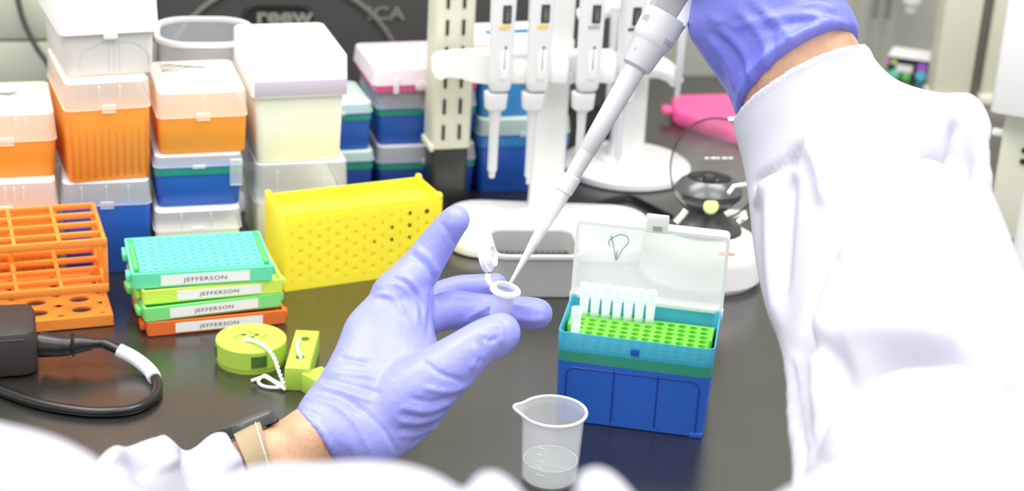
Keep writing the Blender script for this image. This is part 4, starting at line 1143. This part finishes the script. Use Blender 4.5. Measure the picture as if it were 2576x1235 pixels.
# --- body: torso and arms, one continuous surface
k = MB()
wlimb(k, [(0, .40, -.55, .12), (0, .40, -.3, .13), (0, .40, 0, .15), (0, .40, .12, .14)], 5, 28)
wlimb(k, [(-.17, .40, .12, .055), (0, .40, .15, .06), (.17, .40, .12, .055)], 4, 20)
LE = P(560, 1235, 1.08)
wlimb(k, [(-.19, .42, .12, .045), (-.24, .62, .06, .042), (-.24, .78, .035, .038), tuple(P(400, 1400, 1.06)) + (.022,), tuple(P(540, 1235, 1.105)) + (.015,), tuple(P(625, 1168, 1.125)) + (.0175,), tuple(P(720, 1135, 1.15)) + (.020,), tuple(P(780, 1105, 1.16)) + (.022,), tuple(P(850, 1060, 1.175)) + (.023,), tuple(P(930, 980, 1.185)) + (.022,)], 6, 24)
wlimb(k, [(.19, .42, .12, .05), tuple(P(2400, 1050, .93)) + (.034,), tuple(P(2200, 600, 1.12)) + (.034,), tuple(P(2060, 280, 1.2)) + (.033,), tuple(P(2010, 150, 1.203)) + (.032,), tuple(P(1940, 30, 1.205)) + (.028,)], 6, 24)
k2 = MB(); k2.v, k2.f = k.v, k.f
loft(k, [ring((1868, 300), (2158, 110), 1.205, .074, 60, n), ring((1860, 250), (2140, 80), 1.205, .07, 50, n), ring((1850, 200), (2110, 40), 1.205, .06, 20, n)], 4)
loft(k, [ring((1880, 360), (2190, 170), 1.20, .078, 40, n), ring((1866, 296), (2158, 108), 1.205, .074, 60, n)], 4)
loft(k, [ring((648, 1100), (700, 1228), 1.135, .048, 0, n), ring((690, 1078), (765, 1215), 1.15, .05, 0, n), ring((722, 1054), (800, 1195), 1.16, .05, 0, n), ring((762, 1032), (845, 1162), 1.168, .048, 0, n)], 4)
me = remesh(k, .004, 4)
place_mesh('body', me, 'skin', pr)
# --- lab coat
k = MB()
n = 64
RS = [ring((1853, 303), (2180, 128), 1.197, .080, 48, n), ring((1845, 300), (2188, 121), 1.196, .085, 50, n), ring((1843, 306), (2191, 127), 1.195, .087, 50, n), ring((1846, 330), (2206, 160), 1.195, .09, 45, n), ring((1870, 420), (2262, 205), 1.185, .096, 20, n), ring((1884, 520), (2360, 232), 1.16, .10, 0, n),
      ring((1896, 630), (2452, 238), 1.13, .11, 0, n), ring((1922, 760), (2496, 320), 1.09, .115, 0, n), ring((1958, 860), (2480, 420), 1.05, .12, 0, n), ring((1974, 950), (2545, 600), 1.0, .125, 0, n),
      ring((1978, 1060), (2620, 780), .95, .13, 0, n), ring((1992, 1240), (2760, 1010), .87, .13, 0, n), wring((.20, .56, .20), (.085, 0, 0.0), (0, .03, .06), n), wring((.17, .43, .17), (.09, .0, .0), (0, .05, .06), n)]
loft(k, RS, 7)
# left sleeve
loft(k, [ring((568, 1085), (650, 1250), 1.115, .06, 0, n), ring((530, 1092), (628, 1290), 1.11, .066, 0, n), ring((470, 1135), (560, 1340), 1.09, .07, 0, n), ring((410, 1098), (500, 1380), 1.07, .075, 0, n), ring((330, 1120), (420, 1420), 1.03, .08, 0, n), ring((230, 1175), (330, 1480), .98, .085, 0, n),
         wring((-.235, .74, .045), (.045, -.02, 0), (0, 0.01, .045), n), wring((-.21, .56, .09), (.05, 0, 0), (0, .02, .055), n), wring((-.17, .42, .12), (.07, 0, 0), (0, .04, .06), n)], 6)
# torso of the coat
def tr_(z, a, b, y=.41): return wring((0, y, z), (a, 0, 0), (0, b, 0), n)
loft(k, [tr_(-.62, .22, .15), tr_(-.3, .2, .14), tr_(0, .2, .14), tr_(.14, .2, .12), tr_(.20, .15, .09)], 6)
# gathered shoulder and lapel folds close to the viewer
def lump(pts): limb(k, pts, 5, 24)
lump([(-260, 1150, 140, .60), (-60, 1215, 150, .60), (100, 1275, 165, .58), (260, 1420, 190, .56), (420, 1560, 200, .52)])
lump([(420, 1560, 200, .52), (640, 1350, 165, .56), (800, 1330, 160, .56), (950, 1320, 156, .56), (1060, 1350, 150, .55), (1120, 1500, 180, .52)])
lump([(1232, 1232, 54, .56), (1262, 1290, 75, .55), (1280, 1400, 110, .53), (1290, 1560, 180, .5)])
lump([(1500, 1232, 62, .56), (1530, 1300, 86, .55), (1540, 1430, 130, .53), (1500, 1560, 180, .5)])
lump([(1960, 1500, 190, .5), (2080, 1400, 190, .55), (2250, 1345, 200, .58), (2420, 1365, 200, .6), (2640, 1400, 200, .6), (2800, 1460, 200, .6)])
lump([(400, 1600, 260, .5), (1000, 1620, 260, .5), (1600, 1640, 260, .5), (2200, 1620, 260, .5)])
F = []
# right sleeve folds (ridge beside a crease)
ridge([(2400, 320), (2330, 370), (2220, 470), (2140, 600), (2080, 720), (2040, 850), (2010, 1000), (2000, 1180)], 24, -0.0200)
ridge([(2440, 330), (2350, 430), (2240, 540), (2170, 650), (2110, 760), (2070, 880), (2030, 1040)], 34, 0.0170)
ridge([(2380, 300), (2440, 340), (2470, 410), (2490, 480)], 20, 0.0090)
ridge([(2290, 410), (2380, 400), (2450, 430)], 32, -0.0170)
ridge([(2010, 1160), (2070, 1050), (2170, 950), (2290, 905), (2420, 910), (2520, 950), (2600, 990)], 32, -0.0200)
ridge([(2060, 1150), (2130, 1050), (2230, 985), (2330, 960), (2440, 965), (2560, 1010)], 42, 0.0120)
ridge([(1990, 900), (2050, 880), (2110, 920), (2060, 1000)], 26, -0.0090)
ridge([(2090, 860), (2200, 840), (2330, 850), (2480, 880)], 36, 0.0090)
ridge([(1895, 470), (1925, 440), (1980, 400), (2030, 350)], 10, -0.0060)
ridge([(1900, 520), (1950, 470), (2010, 420)], 14, 0.0060)
ridge([(1990, 380), (1985, 480), (1975, 620), (1965, 760)], 16, -0.0060)
ridge([(1945, 430), (1940, 560), (1945, 700), (1965, 840)], 18, 0.0060)
ridge([(2020, 350), (2060, 420), (2080, 520)], 20, 0.0045)
ridge([(2230, 210), (2300, 250), (2360, 262)], 14, -0.0060)
ridge([(2240, 300), (2320, 300), (2400, 280)], 22, -0.0045)
ridge([(1985, 900), (1984, 1000), (1995, 1130), (2005, 1220)], 7, -0.0090)
ridge([(2350, 740), (2430, 690), (2500, 680)], 24, -0.0045)
ridge([(2150, 700), (2250, 660), (2350, 680)], 40, 0.0045)
# cuff hem
ridge([(1846, 306), (1880, 262), (1940, 208), (2010, 168), (2100, 132), (2186, 138)], 6, 0.0012)
# left sleeve lumps
ridge([(395, 1105), (420, 1130), (440, 1180)], 30, .007)
ridge([(455, 1130), (470, 1170), (500, 1220)], 16, -.008)
ridge([(545, 1092), (560, 1130), (600, 1180)], 24, .005)
ridge([(260, 1175), (320, 1165), (380, 1200)], 22, -.006)
me = remesh(k, .0028, 7, F)
place_mesh('lab_coat', me, 'cloth', pr)

# ------------------------------------------------------------------ wristwatch
c = P(635, 1120, 1.125)
wt = thing('wristwatch', 'dark wristwatch with a tan stitched leather strap on the left wrist', 'watch', tuple(c))
k = MB()
def sring(Lp, Rp, d, th): return ring(Lp, Rp, d, th, 0, 40)
o0, o1 = sring((588, 1092), (650, 1236), 1.12, .063), sring((652, 1058), (700, 1226), 1.136, .063)
i0, i1 = sring((594, 1097), (648, 1230), 1.12, .058), sring((656, 1064), (698, 1220), 1.136, .058)
k.stack([o0, o1, i1, i0], closed=True); sp_ = k.build('strap', 'strap', wt, 60, world=True)
k = MB()
rg = sring((642, 1062), (692, 1228), 1.1335, .0642)
for i in range(20, 40):
    a, b_ = rg[i], rg[(i + 1) % 40]; k.tube([a.lerp(b_, .1), a.lerp(b_, .45)], .0004, 5); k.tube([a.lerp(b_, .6), a.lerp(b_, .92)], .0004, 5)
k.build('stitching', 'paper', sp_, world=True)
A_ = P(566, 1092, 1.135); B_ = P(672, 1048, 1.15); x_ = (B_ - A_).normalized()
up_ = (P(600, 1040, 1.14) - P(620, 1110, 1.14)).normalized()
k = MB(); mm = basis((A_ + B_) / 2 + up_ * .0005, x_, up_); k.x = mm @ Matrix.Rotation(pi / 2, 4, 'X')
k.box(0, .0, -.0035, (B_ - A_).length, .032, .0085, .006, .002, seg=6)
wc = k.build('watch_case', 'watch_case', wt, world=True)
k = MB(); q = P(684, 1062, 1.15)
k.x = Matrix.Translation(q); k.lathe([(.0035, -.003), (.0045, -.002), (.0045, .002), (.003, .004)], 16); k.build('crown', 'black_plastic', wc, world=True)

# ------------------------------------------------------------------ microcentrifuge tube in the left hand
ct = P(1271, 729, 1.190); bt_ = P(1254, 800, 1.196)
dn = (bt_ - ct).normalized()
ev = thing('microcentrifuge_tube', 'small open snap-cap tube pinched between gloved thumb and finger', 'tube', tuple(ct))
s = 1.19 / FPX
ax_ = (Vector((-.18, .10, 1))).normalized()
ax_ = (-dn * 1.0 + Vector((0, -.16, .0))).normalized()
sx_ = RT - ax_ * RT.dot(ax_); sx_.normalize(); sy_ = ax_.cross(sx_)
mm = Matrix((sx_, sy_, ax_)).transposed().to_4x4(); mm.translation = ct
k = MB(); k.x = mm
Ri = 29 * s
k.lathe([(Ri * .3, -.034), (Ri * .55, -.030), (Ri * .93, -.016), (Ri, -.0015), (Ri, .001), (Ri - .0008, .001), (Ri * .88, -.016), (Ri * .5, -.029), (Ri * .2, -.033)], 36); k.build('tube_wall', 'tube', ev, world=True)
k = MB(); k.x = mm; k.stack([[(r * cos(2 * pi * i / 36), r * sin(2 * pi * i / 36), z_) for i in range(36)] for r, z_ in ((Ri - .0012, .0018), (Ri + .002, .0018), (Ri + .003, .0008), (Ri + .003, -.001), (Ri + .0005, -.002), (Ri - .0012, -.001))], closed=True)
k.build('rim', 'tube_rim', ev, world=True)
k = MB(); k.tube(crom([tuple(P(x, y, 1.192)) for x, y in ((1243, 718), (1232, 712), (1226, 700), (1229, 688))], 5), .0012, 8, flat=1.8); k.build('hinge', 'tube_rim', ev, world=True)
# cap standing open on the left
cA, cB = P(1216, 590, 1.200), P(1232, 690, 1.192)
cc_ = P(1227, 645, 1.195); ay_ = (P(1222, 580, 1.2) - P(1232, 692, 1.192)).normalized(); nrm = (RT * .93 - FW * .36); nrm = (nrm - ay_ * nrm.dot(ay_)).normalized()
ax2 = ay_.cross(nrm)
mm2 = Matrix((ax2, ay_, nrm)).transposed().to_4x4(); mm2.translation = cc_
k = MB(); k.x = mm2; rc = 40 * s
k.lathe([(rc, -.003), (rc, .0), (rc * .98, .0006), (rc * .72, .0008), (rc * .7, .0045), (rc * .6, .0045), (rc * .58, .001)], 36, sy=1.0); k.build('cap', 'tube_rim', ev, world=True)
k = MB(); k.tube(crom([tuple(P(x, y, 1.198)) for x, y in ((1219, 566), (1221, 590), (1229, 615), (1236, 640))], 5), [.0008 + .0008 * i / 15 for i in range(16)], 8); k.build('cap_tab', 'tube_rim', ev, world=True)

# ------------------------------------------------------------------ held pipette
D = 1.19
tipP = P(1284, 712, D); topP = P(1284 + 500, 712 - 860, 1.215)
ax_ = (topP - tipP).normalized(); Ltot = (topP - tipP).length
sx_ = (RT - ax_ * RT.dot(ax_)).normalized(); sy_ = ax_.cross(sx_)
hp = thing('pipette', 'grey and white single-channel pipette held in the gloved right hand', 'pipette', tuple(P(1700, 0, 1.21)))
pm = Matrix((sx_, sy_, ax_)).transposed().to_4x4(); pm.translation = tipP
def at_px(x, y):    # distance along the axis for an axis pixel
    a2 = np.array(proj(tipP)); b2 = np.array(proj(topP)); return float(np.dot(np.array((x, y)) - a2, b2 - a2) / np.dot(b2 - a2, b2 - a2)) * Ltot
s = 1.2 / FPX
def pl(prof, name, m, par=None, n=40, c0=True, c1=True, sy=1, pre=None):
    k = MB(); k.x = pm @ (pre or Matrix.Identity(4)); k.lathe([(r * s, z_) for r, z_ in prof], n, c0, c1, sy=sy); return k.build(name, m, par or hp, world=True)
a_ = at_px
tt_ = pl([(4.2, .0), (5.6, a_(1300, 685)), (12.5, a_(1345, 605)), (18.5, a_(1392, 524)), (20, a_(1416, 484)), (22.5, a_(1417, 482)), (23.5, a_(1438, 444)), (19, a_(1440, 442)), (17, a_(1410, 495))], 'disposable_tip', 'tip_plastic', c0=False, c1=False)
pl([(3.4, .001), (4.8, a_(1300, 685)), (11, a_(1341, 612)), (11, a_(1342, 610))], 'liquid', 'liquid', tt_)
pl([(18, a_(1425, 468)), (19.5, a_(1440, 442)), (21, a_(1472, 385)), (21.5, a_(1474, 380))], 'tip_cone', 'held_light')
pl([(21, a_(1474, 381)), (22.5, a_(1475, 379)), (24.5, a_(1530, 285)), (27.5, a_(1596, 172)), (28, a_(1600, 165))], 'barrel', 'held_light')
pl([(32, a_(1598, 171)), (38, a_(1600, 166)), (40, a_(1606, 156)), (44, a_(1625, 122)), (46, a_(1632, 110)), (44, a_(1633, 108))], 'lower_collar', 'held_grey')
pl([(46, a_(1632, 111)), (50, a_(1636, 104)), (53, a_(1645, 90)), (56, a_(1668, 45)), (57, a_(1672, 38)), (40, a_(1673, 37))], 'volume_ring', 'held_light')
k = MB(); k.x = pm @ Matrix.Translation((0, 0, 0))
za, zb_ = a_(1673, 38), a_(1800, -180)
k.stack([rr(z_, w_ * s, w_ * s * .8, 14 * s, dx * s, 0, 5) for z_, w_, dx in ((za, 82, -10), (za + .02, 84, -8), (zb_, 84, -4), (zb_ + .01, 70, -4))]); k.build('handle', 'held_dark', hp, world=True)
k = MB(); k.x = pm
k.stack([rr(z_, 36 * s, 50 * s, 8 * s, dx * s, -6 * s, 5) for z_, dx in ((za - .001, 40), (za + .03, 40), (zb_, 40))]); k.build('ejector', 'pip_white', hp, world=True)
k = MB(); k.x = pm; k.box(-6 * s, -33 * s, za + .013, 26 * s, 3 * s, .012, .002); k.build('display_plate', 'pip_white', hp, world=True)
zt1 = a_(1650, 82)
def on_pip(ang, z_, r):
    ca, sa = cos(ang), sin(ang)
    return pm @ basis((r * s * ca, r * s * sa, z_), (-sa, ca, 0), (0, 0, 1))
# find which side faces the viewer
vd = pm.to_3x3().inverted() @ (CAM - tipP); va = atan2(vd.y, vd.x)
for (txt, da, zz_, sz, mtl) in (('10', -.85, zt1 + .004, .0066, 'ink_soft'), ('100', .75, zt1 - .004, .0062, 'ink_soft'), ('6', -.62, a_(1617, 138), .004, 'band_grey')):
    text(txt, sz, 'lettering', mtl, hp, on_pip(va + da, zz_, 57 if txt != '6' else 43), world=True)

# render hints that do not touch size or samples
SC.cycles.transparent_max_bounces = 16
SC.cycles.max_bounces = 8
